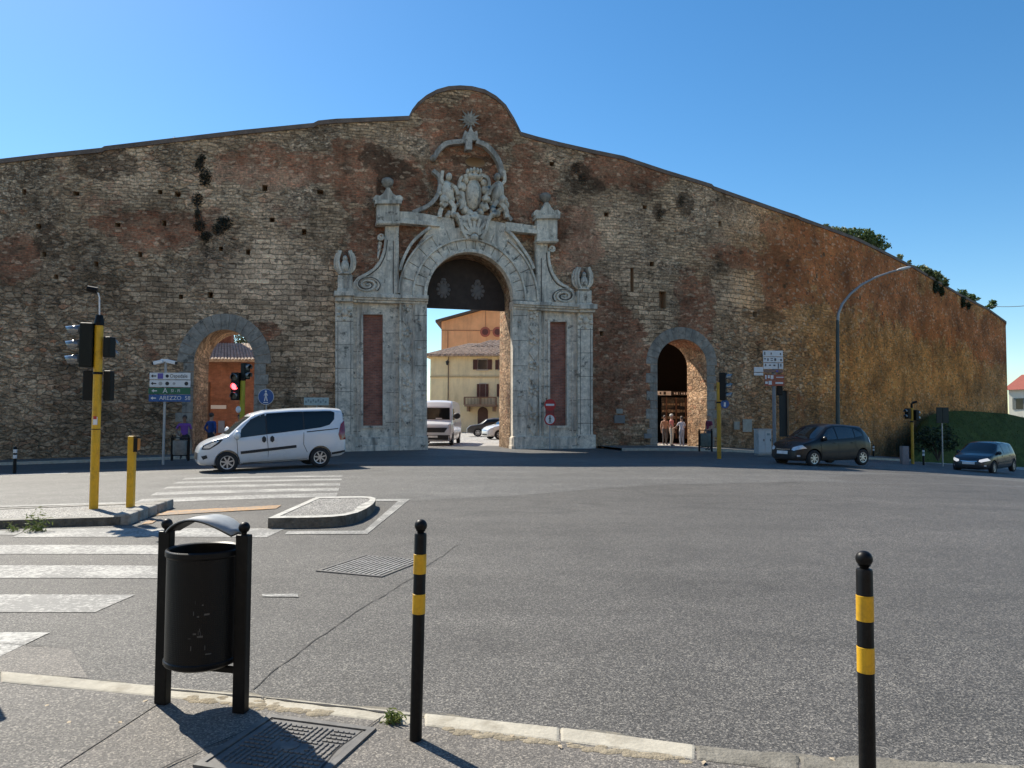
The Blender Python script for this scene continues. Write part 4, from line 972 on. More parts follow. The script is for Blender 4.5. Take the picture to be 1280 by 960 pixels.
# ------------------------------------------------------------------ vehicles
def carpaint(name, col, rough=.25, met=0.0):
    t = NT(name); p = t.obj(); n = t.noise(p, 1.6, 5, .6); s = t.n('ShaderNodeSeparateXYZ'); t.set(s.inputs[0], p)
    dz = t.math('MULTIPLY', t.mr(s.outputs[2], .15, .75, .40, .03), t.mr(n, .3, .7, .4, 1))
    t.base(t.mix(dz, col, (.20, .185, .16))); t.b.inputs['Metallic'].default_value = met
    t.set(t.b.inputs['Roughness'], t.mr(n, .3, .7, rough * .8, rough * 1.4)); t.b.inputs['Coat Weight'].default_value = .6 if sum(col) > .6 else .12; t.b.inputs['Specular IOR Level'].default_value = .5 if sum(col) > .6 else .3; t.b.inputs['Coat Roughness'].default_value = .06; return t.m
def glass(name, col=(.012, .015, .016)):
    t = NT(name); t.base(col); t.b.inputs['Roughness'].default_value = .04; t.b.inputs['Specular IOR Level'].default_value = .45; return t.m
MG = glass('tinted_car_glass'); MGc = glass('car_glass', (.035, .042, .042)); Mrub = M('tyre_rubber', (.022, .022, .023), .85, var=.3, vs=9); Mpl = M('black_trim_plastic', (.02, .02, .021), .6)
Mrim = M('alloy_rim', (.52, .53, .54), .32, .7, var=.1); Mhl = M('headlight_glass', (.62, .64, .66), .08, .2, var=.3, vs=14, coat=.8); Mtl = M('tail_lamp_red', (.22, .008, .014), .12, coat=.8); Mplt = M('number_plate', (.72, .72, .70), .45); Mseam = M('door_gap', (.02, .02, .02), .8)
Mchr = M('chrome_trim', (.6, .6, .6), .15, 1.0)
class Car:
    def __init__(c, name, label, loc, rz, L, W, top, belt, low, plan, wheels, wr, paint, tum=.32, cat='car', group=None, wells=True, rimmat=None, spokes=7, tilt=0.0):
        c.t = thing(name, loc, rz, label, cat, group); c.t.rotation_euler.y = tilt; c.L, c.W = L, W; c.paint = paint
        N = 46; xs_ = sorted(set([-L / 2 + L * k / N for k in range(N + 1)] + [p[0] for p in top])); rings = []
        for x in xs_:
            zt = interp(top, x); zb = min(interp(belt, x), zt - .03); zl = interp(low, x); w = W / 2 * interp(plan, x); h = zt - zb; y6 = w * .97; zm = (zl + zb) / 2
            tm = tum * h
            half = [(0, zl), (w * .86, zl), (w * .97, zl + .07), (w, lerp(zl, zb, .35)), (w, lerp(zl, zb, .6)), (w * .988, zb - .05 * min(1, (zb - zl) * 2)), (y6, zb),
                    (y6 - tm * .5, zb + h * .5), (y6 - tm * .92, zt - min(.07, h * .3)), (max(.1, (y6 - tm) * .86), zt - min(.015, h * .1)), ((y6 - tm) * .45, zt + .012), (0, zt + .018)]
            ring = [Vector((x, y, z)) for y, z in half] + [Vector((x, -y, z)) for y, z in half[-2:0:-1]]; rings.append(ring)
        m = MB(); n = len(rings[0])
        vs = [v for r_ in rings for v in r_]; fs = [[i * n + k, i * n + (k + 1) % n, (i + 1) * n + (k + 1) % n, (i + 1) * n + k] for i in range(len(rings) - 1) for k in range(n)]
        fs += [list(range(n))[::-1], [(len(rings) - 1) * n + k for k in range(n)]]; m.add(vs, fs)
        b = m.build('body', [paint, Mpl], None); sb = b.modifiers.new('s', 'SUBSURF'); sb.levels = 1; bake(b)
        me = b.data; bm = bmesh.new(); bm.from_mesh(me); c.bvh = BVHTree.FromBMesh(bm); bm.free()
        c.wheels = wheels; c.wr = wr
        if wells:
            cut = MB()
            for x in wheels:
                for e in (-1, 1): cut.cyl((x, e * (W / 2 - .24), wr + .01), (x, e * (W / 2 + .3), wr + .01), wr * 1.14, n=28)
            nb = len(b.data.polygons); boolean(b, cut)
        b.data.polygons.foreach_set('use_smooth', [True] * len(b.data.polygons)); b.data.set_sharp_from_angle(angle=R(32))
        b.parent = c.t; c.body = b
        for x in wheels:
            for e in (-1, 1):
                m = MB(); y0 = e * (W / 2 - .205); y1 = e * (W / 2 - .012); r = wr
                pr = [(r * .62, y1 - e * .03), (r * .66, y1), (r * .90, y1), (r, y1 - e * .03), (r, y0 + e * .03), (r * .9, y0), (0, y0)]
                m.lathe([(a, bb) for a, bb in pr], (x, 0, wr), 30, 'y'); wo = m.build('wheel', Mrub, c.t, smooth=40)
                m = MB(); yd = y1 - e * .025
                m.lathe([(0, yd - e * .05), (r * .58, yd - e * .06), (r * .60, yd), (r * .655, yd + e * .012), (r * .655, yd - e * .05)], (x, 0, wr), 30, 'y'); m.build('wheel_barrel', M('dark_wheel_metal', (.05, .05, .052), .5, .4), wo, smooth=40)  # dark metal barrel behind the spokes
                m = MB(); m.cyl((x, yd - e * .03, wr), (x, yd + e * .006, wr), r * .15, n=14)
                for k in range(spokes):
                    a = 2 * PI * k / spokes + .2; rt_ = Matrix.Rotation(-a, 3, 'Y'); cc = Vector((x, yd - e * .012, wr)) + rt_ @ Vector((r * .36, 0, 0))
                    m.box(cc, (r * .52, .022, r * .135), rt_)
                m.lathe([(r * .56, yd - e * .02), (r * .57, yd + e * .008), (r * .64, yd + e * .012), (r * .64, yd - e * .02)], (x, 0, wr), 30, 'y')
                m.build('rim', rimmat or Mrim, wo, smooth=30)
    def decal(c, name, mats, poly, view='L', off=.006, parent=None, grid=.07, thick=.004):
        # poly in (x,z) for sides, (y,z) for front/back, (x,y) for top
        if view == 'L': o3 = lambda a, b: (Vector((a, 3, b)), Vector((0, -1, 0)))
        elif view == 'R': o3 = lambda a, b: (Vector((a, -3, b)), Vector((0, 1, 0)))
        elif view == 'F': o3 = lambda a, b: (Vector((6, a, b)), Vector((-1, 0, 0)))
        elif view == 'B': o3 = lambda a, b: (Vector((-6, a, b)), Vector((1, 0, 0)))
        else: o3 = lambda a, b: (Vector((a, b, 4)), Vector((0, 0, -1)))
        P = []
        for k, p in enumerate(poly):
            q = poly[(k + 1) % len(poly)]; n = max(1, int(math.dist(p, q) / grid)); P += [Vector((lerp(p[0], q[0], j / n), lerp(p[1], q[1], j / n))) for j in range(n)]
        npoly = len(P); x0, x1 = min(p.x for p in P), max(p.x for p in P); z0, z1 = min(p.y for p in P), max(p.y for p in P)
        ix, iz = int((x1 - x0) / grid), int((z1 - z0) / grid)
        ins = [Vector((x0 + (i + .5) * grid, z0 + (j + .5) * grid)) for i in range(ix) for j in range(iz)]
        def inside(p):
            r = False
            for k in range(len(poly)):
                a, b = poly[k], poly[k - 1]
                if (a[1] > p.y) != (b[1] > p.y) and p.x < (b[0] - a[0]) * (p.y - a[1]) / (b[1] - a[1]) + a[0]: r = not r
            return r
        P += [p for p in ins if inside(p)]
        vo, _, fo, *_ = geometry.delaunay_2d_cdt(P, [], [list(range(npoly))], 1, 1e-5)
        vs = []; last = None
        for p in vo:
            o_, d = o3(p.x, p.y); h, nrm, _, _ = c.bvh.ray_cast(o_, d)
            if h is None: h = o_ + d * ((last - o_).dot(d) if last is not None else 3); 
            last = h; nrm = nrm if nrm is not None else -d
            if nrm.dot(d) > 0: nrm = -nrm
            vs.append(h + (nrm * .6 - d * .4).normalized() * off)
        m = MB(); m.add(vs, [list(f) for f in fo]); o = m.build(name, mats, parent or c.t, fixn=False)
        for pl in o.data.polygons: pl.use_smooth = True
        return o
    def strip(c, name, mat, pts, w, view='L', off=.006, parent=None):
        L, Rr = [], []; P = [Vector(p) for p in pts]
        for i, p in enumerate(P):
            d = (P[min(i + 1, len(P) - 1)] - P[max(i - 1, 0)]).normalized(); n = Vector((-d.y, d.x)) * w / 2; L.append(p + n); Rr.append(p - n)
        return c.decal(name, mat, [(q.x, q.y) for q in L + Rr[::-1]], view, off, parent, .12)
    def mirror(c, x, y, z, s=1.0, mat=None):
        m = MB(); e = 1 if y > 0 else -1
        m.ball((x, y + e * .10 * s, z), (.07 * s, .12 * s, .10 * s), 14, 9); m.box((x, y, z - .05), (.05, .12, .04)); m.build('wing_mirror', mat or c.paint, c.t, smooth=60)
def bevpoly(p, r=.25):
    o = []
    for i, a in enumerate(p):
        b, q = p[i - 1], p[(i + 1) % len(p)]; o += [(lerp(a[0], b[0], min(.45, r * .12 / max(.05, math.dist(a, b)))), lerp(a[1], b[1], min(.45, r * .12 / max(.05, math.dist(a, b))))), (lerp(a[0], q[0], min(.45, r * .12 / max(.05, math.dist(a, q)))), lerp(a[1], q[1], min(.45, r * .12 / max(.05, math.dist(a, q)))))]
    return o
# --- white people carrier crossing in front of the wall
Mwhite = carpaint('white_car_paint', (.74, .76, .78), .22)
pf, pr = gp(280, 590.5), gp(403.5, 584.5); ax = (pf - pr); ax.z = 0; hd_ = ax.normalized(); wbm = ax.length
W_ = 1.83; left = Vector((-hd_.y, hd_.x, 0)); cen0 = (pf + pr) / 2 - left * (W_ / 2 - .1); tilt = -math.atan2(pf.z - pr.z, wbm) + .014 
wf_, wr_ = 1.40, -1.355; cen = cen0 - hd_ * .02
cen.z = (pf.z + pr.z) / 2
vn = Car('white_van', 'white five door people carrier with dark glass crossing before the left arch', cen, math.atan2(hd_.y, hd_.x), 4.42, W_,
         [(-2.21, 1.20), (-2.17, 1.70), (-2.1, 1.83), (-1.6, 1.875), (-.6, 1.875), (.25, 1.83), (.62, 1.74), (.95, 1.50), (1.33, 1.16), (1.45, 1.10), (1.8, 1.0), (2.0, .90), (2.12, .78), (2.21, .55)],
         [(-2.21, 1.12), (-1.2, 1.14), (.2, 1.06), (1.0, 1.0), (1.4, .99), (1.8, .93), (2.0, .85), (2.12, .72), (2.21, .5)], [(-2.21, .42), (-2.05, .30), (-1.0, .22), (1.0, .20), (2.0, .22), (2.15, .26), (2.21, .34)],
         [(-2.21, .90), (-2.12, .965), (-1.8, 1), (1.2, 1), (1.7, .96), (1.95, .88), (2.1, .76), (2.21, .58)], (wf_, wr_), .315, Mwhite, .24, 'people carrier', tilt=tilt)
for v in 'LR':
    vn.decal('window', MGc, [(1.04, 1.03), (.98, 1.28), (.70, 1.57), (.42, 1.70), (.28, 1.735), (.27, 1.10)], v)
    vn.decal('window', MG, [(.23, 1.105), (.24, 1.74), (-.5, 1.77), (-.86, 1.77), (-.86, 1.20)], v); vn.decal('window', MG, [(-.89, 1.203), (-.89, 1.77), (-1.75, 1.765), (-1.87, 1.72), (-1.84, 1.50), (-1.68, 1.33), (-1.40, 1.255)], v)
    vn.strip('window_pillar', Mpl, [(.255, 1.10), (.26, 1.735)], .05, v, .005); vn.strip('window_pillar', Mpl, [(-.875, 1.20), (-.875, 1.765)], .05, v, .005)
    vn.strip('side_moulding', Mpl, [(1.02, .585), (-.62, .70)], .085, v, .016); vn.strip('door_gap', Mseam, [(1.12, 1.0), (1.10, .45), (1.02, .28)], .014, v); vn.strip('door_gap', Mseam, [(.25, 1.08), (.22, .6), (.24, .28), (1.0, .25)], .014, v)
    vn.strip('door_gap', Mseam, [(-.86, 1.12), (-.84, .75), (-.95, .5)], .014, v); vn.strip('sliding_rail', Mseam, [(-.95, 1.13), (-1.95, 1.20)], .03, v)
    for x in (.34, .10): vn.decal('door_handle', Mpl, bevpoly([(x - .06, .86), (x + .06, .86), (x + .06, 1.05), (x - .06, 1.05)], .4), v, .02)
    vn.decal('headlight_surround', Mpl, [(2.09, .72), (2.04, .84), (1.66, 1.0), (1.50, 1.0), (1.62, .88), (1.88, .72)], v, .006); vn.decal('headlight', Mhl, [(2.05, .755), (2.0, .83), (1.68, .965), (1.60, .965), (1.69, .89), (1.88, .755)], v, .012); vn.decal('tail_light', Mtl, [(-2.17, 1.46), (-2.04, 1.34), (-1.94, 1.02), (-1.99, .84), (-2.18, .84)], v, .012)
    vn.decal('fog_light', Mpl, [(2.1, .52), (1.96, .56), (1.93, .47), (2.05, .42)], v, .008); vn.decal('rear_glass', MG, [(-2.2, 1.75), (-2.125, 1.77), (-2.13, 1.45), (-2.19, 1.40)], v, .008)
    vn.strip('sill_trim', Mpl, [(.95, .255), (-.95, .275)], .05, v, .008); vn.strip('bumper_trim', Mpl, [(-1.72, .42), (-2.0, .45), (-2.15, .48)], .07, v, .01)
vn.decal('windscreen', MGc, [(-.72, 1.15), (.72, 1.15), (.62, 1.66), (-.62, 1.66)], 'F', .006); vn.decal('grille', Mpl, [(-.45, .42), (.45, .42), (.5, .62), (-.5, .62)], 'F', .008)
vn.mirror(1.12, .86, 1.12, 1.4, Mwhite); vn.mirror(1.16, -.88, 1.22, 1.25, Mwhite)
# --- small dark hatchbacks
MGr = glass('side_window_glass', (.03, .032, .034)); MGr.node_tree.nodes['Principled BSDF'].inputs['Specular IOR Level'].default_value = 1.0
def hatch(name, label, loc, rz, L, W, H, paint, wr=.30, plate=True, lights=Mhl, roof_k=1.0, lit=None, round_=1.0):
    h = L / 2; a = L / 3.8; k = H / 1.52
    top = [(-h, .82 * k), (-h + .05 * a, 1.0 * k), (-h + .28 * a, 1.30 * k), (-h + .5 * a, 1.45 * k), (-.55 * a, 1.515 * k), (.0, 1.52 * k), (.32 * a, 1.46 * k), (.62 * a, 1.28 * k), (1.05 * a, 1.0 * k), (1.2 * a, .95 * k), (1.5 * a, .87 * k), (1.7 * a, .77 * k), (h - .06, .66 * k), (h, .5 * k)]
    belt = [(-h, .80 * k), (-1.2 * a, .98 * k), (0, .93 * k), (1.0 * a, .88 * k), (1.5 * a, .80 * k), (1.75 * a, .68 * k), (h, .45 * k)]
    low = [(-h, .42), (-h + .15, .27), (-1 * a, .19), (1 * a, .18), (h - .15, .20), (h, .28)]; plan = [(-h, .74), (-h + .12, .88), (-h + .5, .97), (-.6 * a, 1), (.8 * a, 1), (1.35 * a, .965), (1.65 * a, .86), (h - .06, .70), (h, .54)]
    c = Car(name, label, loc, rz, L, W, top, belt, low, plan, (1.19 * a, -1.25 * a), wr, paint, .36)
    for v in 'LR':
        c.decal('window', MGr, [(.78 * a, .95 * k), (.70 * a, 1.08 * k), (.38 * a, 1.33 * k), (.08 * a, 1.41 * k), (.05 * a, .98 * k)], v); c.decal('window', MGr, [(.0, .98 * k), (.02 * a, 1.415 * k), (-.55 * a, 1.41 * k), (-.85 * a, 1.36 * k), (-.85 * a, 1.03 * k)], v)
        c.decal('window', MGr, [(-.9 * a, 1.04 * k), (-.9 * a, 1.345 * k), (-1.22 * a, 1.22 * k), (-1.30 * a, 1.10 * k)], v)
        c.strip('door_gap', Mseam, [(.88 * a, .92 * k), (.86 * a, .5), (.75 * a, .25)], .016, v); c.strip('door_gap', Mseam, [(.02 * a, .95 * k), (-.0, .6), (.02, .25)], .016, v); c.strip('door_gap', Mseam, [(-.86 * a, 1.0 * k), (-.84 * a, .75), (-1.0 * a, .55)], .016, v)
        for x in (.16 * a, -.72 * a): c.decal('door_handle', paint, bevpoly([(x - .08, .82 * k), (x + .08, .82 * k), (x + .08, .86 * k), (x - .08, .86 * k)], .3), v, .025)
        c.decal('tail_light', Mtl, [(-h + .03, .95 * k), (-h + .22, 1.05 * k), (-h + .26, .86 * k), (-h + .06, .78 * k)], v, .01)
        c.strip('side_moulding', Mpl, [(.8 * a, .50), (-.85 * a, .54)], .05, v, .012)
    for e in (-1, 1):
        c.decal('headlight', lights, [(e * .41 * W, .77 * k), (e * .455 * W, .66 * k), (e * .30 * W, .57 * k), (e * .24 * W, .60 * k), (e * .25 * W, .68 * k)], 'F', .012)
        c.decal('fog_light', Mhl, [(e * .36 * W, .36), (e * .40 * W, .36), (e * .40 * W, .42), (e * .36 * W, .42)], 'F', .01)
    c.decal('windscreen', MG, [(-.40 * W, .99 * k), (.40 * W, .99 * k), (.335 * W, 1.40 * k), (-.335 * W, 1.40 * k)], 'F', .006)
    c.decal('grille', Mpl, [(-.22 * W, .30), (.22 * W, .30), (.25 * W, .40), (-.25 * W, .40)], 'F', .01); c.strip('grille_bar', Mchr, [(-.2 * W, .615 * k), (0, .595 * k), (.2 * W, .615 * k)], .035, 'F', .012)
    if plate: c.decal('number_plate', Mplt, [(-.26, .44), (.26, .44), (.26, .55), (-.26, .55)], 'F', .02)
    c.mirror(.72 * a, W * .46, 1.0 * k, .85); c.mirror(.72 * a, -W * .46, 1.0 * k, .85)
    return c
Mnavy = carpaint('dark_metallic_paint', (.006, .006, .008), .3, .0); Mslate = carpaint('dark_slate_paint', (.028, .036, .045), .2, .35)
def heading(px, py, ang, Y):          # ang: degrees the nose is turned towards the viewer from broadside left
    d = ray(px, py); v = Vector((d.x, d.y, 0)).normalized(); r_ = Vector((v.y, -v.x, 0)); h = -r_ * math.cos(R(ang)) - v * math.sin(R(ang)); return math.atan2(h.y, h.x)
Yy = 27.6; X1 = sx(1025, Yy)
hatch('parked_car', 'dark rounded hatchback parked by the grey cabinet and tall sign post', (X1, Yy, zg(X1, Yy) + .0), heading(1025, 560, 47, Yy), 3.78, 1.70, 1.52, Mnavy)
Yy2 = 35.2; X2 = sx(1229, Yy2)
hatch('parked_car', 'slate grey hatchback with lit headlights at the right edge before the grass bank', (X2, Yy2, zg(X2, Yy2)), heading(1233, 570, 72, Yy2), 4.05, 1.68, 1.44, Mslate, lights=emit('lit_headlight', (.95, .97, 1.0), .4))
# --- tall delivery van seen through the gate
Yv = 43.0; Xv = sx(549, Yv - 3.0) - .26
dv = Car('delivery_van', 'tall white delivery van facing out under the main arch', (Xv, Yv, zg(Xv, Yv)), R(-92), 5.4, 2.05,
         [(-2.7, 2.35), (-2.6, 2.5), (-1, 2.54), (1.0, 2.52), (1.35, 2.42), (1.62, 2.15), (2.05, 1.45), (2.15, 1.33), (2.5, 1.20), (2.62, 1.05), (2.7, .8)],
         [(-2.7, 1.4), (1.0, 1.36), (2.0, 1.28), (2.5, 1.12), (2.62, .98), (2.7, .7)], [(-2.7, .4), (-2.4, .25), (2.3, .22), (2.6, .26), (2.7, .36)], [(-2.7, .97), (-2.4, 1), (1.8, 1), (2.3, .96), (2.55, .90), (2.7, .80)], (1.8, -1.7), .35, carpaint('van_white', (.66, .67, .69), .3), .10, 'delivery van')
dv.decal('windscreen', MG, [(-.84, 1.44), (.84, 1.44), (.78, 2.10), (-.78, 2.10)], 'F'); dv.decal('grille', Mpl, [(-.62, .74), (.62, .74), (.80, 1.0), (-.80, 1.0)], 'F', .012); dv.decal('bumper', Mpl, [(-.9, .34), (.9, .34), (.9, .60), (-.9, .60)], 'F', .012)
for e in (-1, 1): dv.decal('headlight', Mhl, [(e * .80, .92), (e * .92, 1.0), (e * .90, 1.26), (e * .80, 1.16)], 'F', .014); dv.mirror(1.95, e * 1.05, 1.65, 1.7, Mpl)
dv.decal('number_plate', Mplt, [(-.26, .46), (.26, .46), (.26, .57), (-.26, .57)], 'F', .03); dv.strip('dash_papers', Mplt, [(.05, 1.5), (.4, 1.5)], .05, 'F', .012)
dv.decal('window', MG, [(1.85, 1.42), (1.5, 2.05), (.9, 2.05), (.9, 1.42)], 'R'); dv.decal('window', MG, [(1.85, 1.42), (1.5, 2.05), (.9, 2.05), (.9, 1.42)], 'L')
# --- silver crossover half hidden by the right jamb, dark flat-bed behind it
Ys = 53; Xs = sx(640, Ys)
hatch('parked_car', 'white crossover half hidden behind the right jamb of the main arch', (Xs, Ys, zg(Xs, Ys)), heading(640, 540, 25, Ys), 4.3, 1.8, 1.62, carpaint('silver_white_paint', (.62, .63, .64), .25), .33, plate=False)
Yt = 60; Xt = sx(617, Yt)
dk = Car('parked_car', 'dark car with a pale dusty roof parked in front of the yellow house', (Xt, Yt, zg(Xt, Yt)), R(186), 4.4, 1.75, [(-2.2, .9), (-2.1, 1.1), (-1.5, 1.45), (0, 1.5), (.6, 1.4), (1.1, 1.02), (1.9, .9), (2.2, .6)], [(-2.2, .85), (1, .92), (2, .8), (2.2, .55)], [(-2.2, .35), (2.2, .3)], [(-2.2, .85), (-1.8, 1), (1.5, 1), (2.2, .75)], (1.3, -1.3), .32, carpaint('dusty_dark_paint', (.06, .065, .07), .3))
for v in 'LR': dk.decal('window', MG, [(.95, .98), (.55, 1.34), (-1.2, 1.38), (-1.7, 1.05)], v)
# ------------------------------------------------------------------ people
def person(loc, rz, H, label, shirt, legs, skin=(.42, .25, .17), hair=(.05, .035, .025), arms='down', shorts=False, step=.0, sleeves=.5, group=None, cap=None):
    k = H / 1.75; sh = .19; t = thing('person', loc, rz, label, 'person', group)
    J = {'pel': (0, 0, .95), 'wai': (0, 0, 1.08), 'che': (0, .0, 1.30), 'nec': (0, .01, 1.47), 'hd0': (0, -.005, 1.55), 'hd1': (0, -.01, 1.68), 'hd2': (0, 0, 1.745)}
    rad = {'pel': (.16, .115), 'wai': (.14, .10), 'che': (.165, .11), 'nec': (.055, .055), 'hd0': (.065, .075), 'hd1': (.078, .095), 'hd2': (.05, .06)}
    E = [('pel', 'wai'), ('wai', 'che'), ('che', 'nec'), ('nec', 'hd0'), ('hd0', 'hd1'), ('hd1', 'hd2')]
    for e, n in ((-1, 'l'), (1, 'r')):
        a = arms if isinstance(arms, str) else arms[0 if e < 0 else 1]
        el, wrp, ha = {'down': ((e * .25, .02, 1.13), (e * .27, -.05, .89), (e * .27, -.08, .80)), 'phone': ((e * .24, -.03, 1.15), (e * .10, -.27, 1.28), (e * .05, -.31, 1.33)), 'hip': ((e * .32, .06, 1.16), (e * .21, -.03, .98), (e * .17, -.07, .95)), 'bag': ((e * .25, .0, 1.14), (e * .16, -.2, 1.0), (e * .12, -.26, .99)), 'bar': ((e * .26, -.14, 1.17), (e * .24, -.36, 1.08), (e * .24, -.44, 1.07))}[a]
        st = step * e
        for nm, p, r_ in (('sho', (e * sh, 0, 1.40), (.06, .062)), ('elb', el, (.043, .045)), ('wri', wrp, (.028, .03)), ('han', ha, (.03, .035)), ('hip', (e * .09, 0, .90), (.095, .1)), ('kne', (e * .10, -.02 - st * .6, .50), (.06, .065)), ('ank', (e * .105, .03 - st, .10), (.04, .045)), ('toe', (e * .12, -.14 - st, .035), (.035, .03))):
            J[nm + n] = p; rad[nm + n] = r_
        E += [('che', 'sho' + n), ('sho' + n, 'elb' + n), ('elb' + n, 'wri' + n), ('wri' + n, 'han' + n), ('pel', 'hip' + n), ('hip' + n, 'kne' + n), ('kne' + n, 'ank' + n), ('ank' + n, 'toe' + n)]
    nm = list(J); me = bpy.data.meshes.new('body'); me.from_pydata([tuple(c * k for c in J[n]) for n in nm], [(nm.index(a), nm.index(b)) for a, b in E], [])
    o = bpy.data.objects.new('body', me); COL.objects.link(o); sm = o.modifiers.new('skin', 'SKIN'); sm.use_smooth_shade = True
    for i, n in enumerate(nm): me.skin_vertices[0].data[i].radius = (rad[n][0] * k, rad[n][1] * k); me.skin_vertices[0].data[i].use_root = n == 'pel'
    ss_ = o.modifiers.new('sub', 'SUBSURF'); ss_.levels = 2; bake(o); me = o.data
    ms = [M('skin_%d' % int(skin[0] * 100), skin, .6, var=.08), M('shirt_%02d%02d%02d' % tuple(int(c * 99) for c in shirt), shirt, .85, var=.15, vs=9), M('trousers_%02d%02d%02d' % tuple(int(c * 99) for c in legs), legs, .85, var=.15, vs=9), M('shoe_dark', (.05, .045, .04), .7)]
    me.materials.clear()
    for m_ in ms: me.materials.append(m_)
    segs = [(Vector(J[a]) * k, Vector(J[b]) * k, a, b) for a, b in E]
    for p in me.polygons:
        c = p.center; best = None
        for a, b, na, nb in segs:
            ab = b - a; u = max(0, min(1, (c - a).dot(ab) / ab.length_squared)); d = (a + ab * u - c).length
            if best is None or d < best[0]: best = (d, u, na, nb)
        _, u, na, nb = best; idx = 1
        if nb in ('hd0', 'hd1', 'hd2') or (nb == 'nec' and u > .8): idx = 0
        elif nb[:3] in ('wri', 'han'): idx = 0 if sleeves < 1 or nb[:3] == 'han' else 1
        elif nb[:3] == 'elb': idx = 1 if u < sleeves * 1.4 else 0
        elif nb[:3] in ('hip', 'kne'): idx = 2
        elif nb[:3] == 'ank': idx = (0 if shorts else 2)
        elif nb[:3] == 'toe': idx = 3
        if idx == 1 and c.z < .93 * k and nb[:3] != 'elb': idx = 2
        p.material_index = idx
    # fingers, nose and ears join the body mesh
    bm = bmesh.new(); bm.from_mesh(me)
    def bit(c, r, rot=None):
        m = MB(); m.ball(c, r, 8, 6, rot); o_ = [bm.verts.new(v) for v in m.v]
        for f in m.f:
            try: bm.faces.new([o_[i] for i in f]).material_index = 0
            except ValueError: pass
    bit(Vector((0, -.10, 1.625)) * k, (.014 * k, .02 * k, .022 * k)); bit(Vector((.078, 0, 1.63)) * k, (.01, .02, .03)); bit(Vector((-.078, 0, 1.63)) * k, (.01, .02, .03))
    for e, n in ((-1, 'l'), (1, 'r')):
        w_, h_ = Vector(J['wri' + n]) * k, Vector(J['han' + n]) * k; d = (h_ - w_).normalized(); s_ = d.cross(Vector((1, 0, 0))).normalized()
        for q in range(4):
            c = h_ + d * (.055 - abs(q - 1.4) * .008) + s_ * (q - 1.5) * .019; rt_ = d.to_track_quat('Z', 'Y').to_matrix(); bit(c, (.009, .009, .045 - abs(q - 1.4) * .006), rt_)
        rt_ = (d + s_ * .9).normalized().to_track_quat('Z', 'Y').to_matrix(); bit(h_ + s_ * .045 + d * .005, (.010, .010, .034), rt_)
    bm.to_mesh(me); bm.free(); me.polygons.foreach_set('use_smooth', [True] * len(me.polygons)); o.parent = t
    m = MB(); m.ball(Vector((0, .012, 1.675)) * k, (.092 * k, .108 * k, .10 * k), 16, 10)
    m.v = [Vector((v.x, v.y, max(v.z, (1.60 + max(0, (-v.y / k - .02)) * 1.3) * k))) if v.y < .05 else v for v in m.v]
    m.build('cap' if cap else 'hair', M('cap_cloth', cap, .8) if cap else M('hair_%d' % int(hair[0] * 1000), hair, .6, var=.3, vs=30), t, smooth=60)
    for e in (-1, 1):
        m = MB(); m.ball(Vector((e * .03, -.092, 1.645)) * k, (.011, .006, .007), 8, 6); m.build('eye', M('eye_dark', (.03, .025, .02), .3), t, smooth=60)
    m = MB(); m.ball(Vector((0, -.088, 1.58)) * k, (.024, .008, .006), 8, 6); m.build('mouth', M('lip_tone', (.30, .12, .10), .5), t, smooth=60)
    return t
def pp(px, Y): x = sx(px, Y); return (x, Y, zg(x, Y) + .12)
person(pp(231.5, 28.6), R(20), 1.70, 'person in a purple top standing behind the small bin left of the van', (.17, .06, .30), (.03, .03, .035), skin=(.2, .11, .075), arms=('hip', 'down'))
person(pp(265, 29.6), R(150), 1.78, 'person in a royal blue top seen over the van bonnet', (.012, .05, .20), (.02, .022, .03), arms='hip', sleeves=1.0)
person(pp(300, 32.0), R(-20), 1.72, 'person in a white top at the left arch beneath the red signal', (.72, .70, .66), (.05, .07, .12), arms=('phone', 'down'))
def pz(px, Y): x = sx(px, Y); return (x, Y, zg(x, Y))
person(pz(839.5, 41.9), R(60), 1.84, 'person in a pink shirt and pale trousers standing in sun in the right arch', (.62, .22, .19), (.62, .56, .46), hair=(.45, .42, .38), arms=('bag', 'down'), cap=(.7, .65, .55))
person(pz(852, 41.2), R(-150), 1.72, 'person in a white top with a bag beside the lit right jamb', (.68, .62, .64), (.50, .45, .44), hair=(.07, .045, .03), arms=('bag', 'bar'))
person(pz(831, 43.6), R(20), 1.76, 'person in a tan top farther inside the right arch', (.42, .24, .16), (.10, .09, .09), arms='down')
person(pp(886, 34.5), R(-70), 1.68, 'person in a dark red top behind the yellow signal pole', (.20, .03, .06), (.10, .11, .14), hair=(.25, .2, .16), arms=('down', 'bag'))
# ------------------------------------------------------------------ signs and signals by the wall
Mgal = M('galvanised_steel', (.33, .34, .35), .45, .5, var=.15); Msw = M('sign_white', (.66, .67, .66), .45, var=.08, vs=2); Msg = M('sign_green', (.0, .11, .055), .4, var=.1); Msb = M('sign_blue', (.008, .085, .27), .4, var=.1)
Msk = M('sign_black', (.015, .015, .016), .5); Mred = M('sign_red', (.42, .012, .018), .4, var=.1); Mbrn = M('sign_brown', (.34, .085, .045), .5, var=.1); Mpur = M('sign_violet', (.09, .07, .32), .4)
Y = 27.0; b = Vector((sx(206, Y), Y, 0)); b.z = zg(b.x, b.y) + .12; k = Y / FPX
def loc(px, py, b=b, Y=Y): p = at(px, py, Y); return p.x - b.x, p.z - b.z
t = thing('direction_sign', b, 0, 'stack of white, green and blue direction panels with twin cameras on top', 'direction sign')
m = MB(); m.cyl((0, 0, -.1), (0, 0, loc(206, 452)[1]), .045, n=14); m.build('post', Mgal, t, smooth=40)
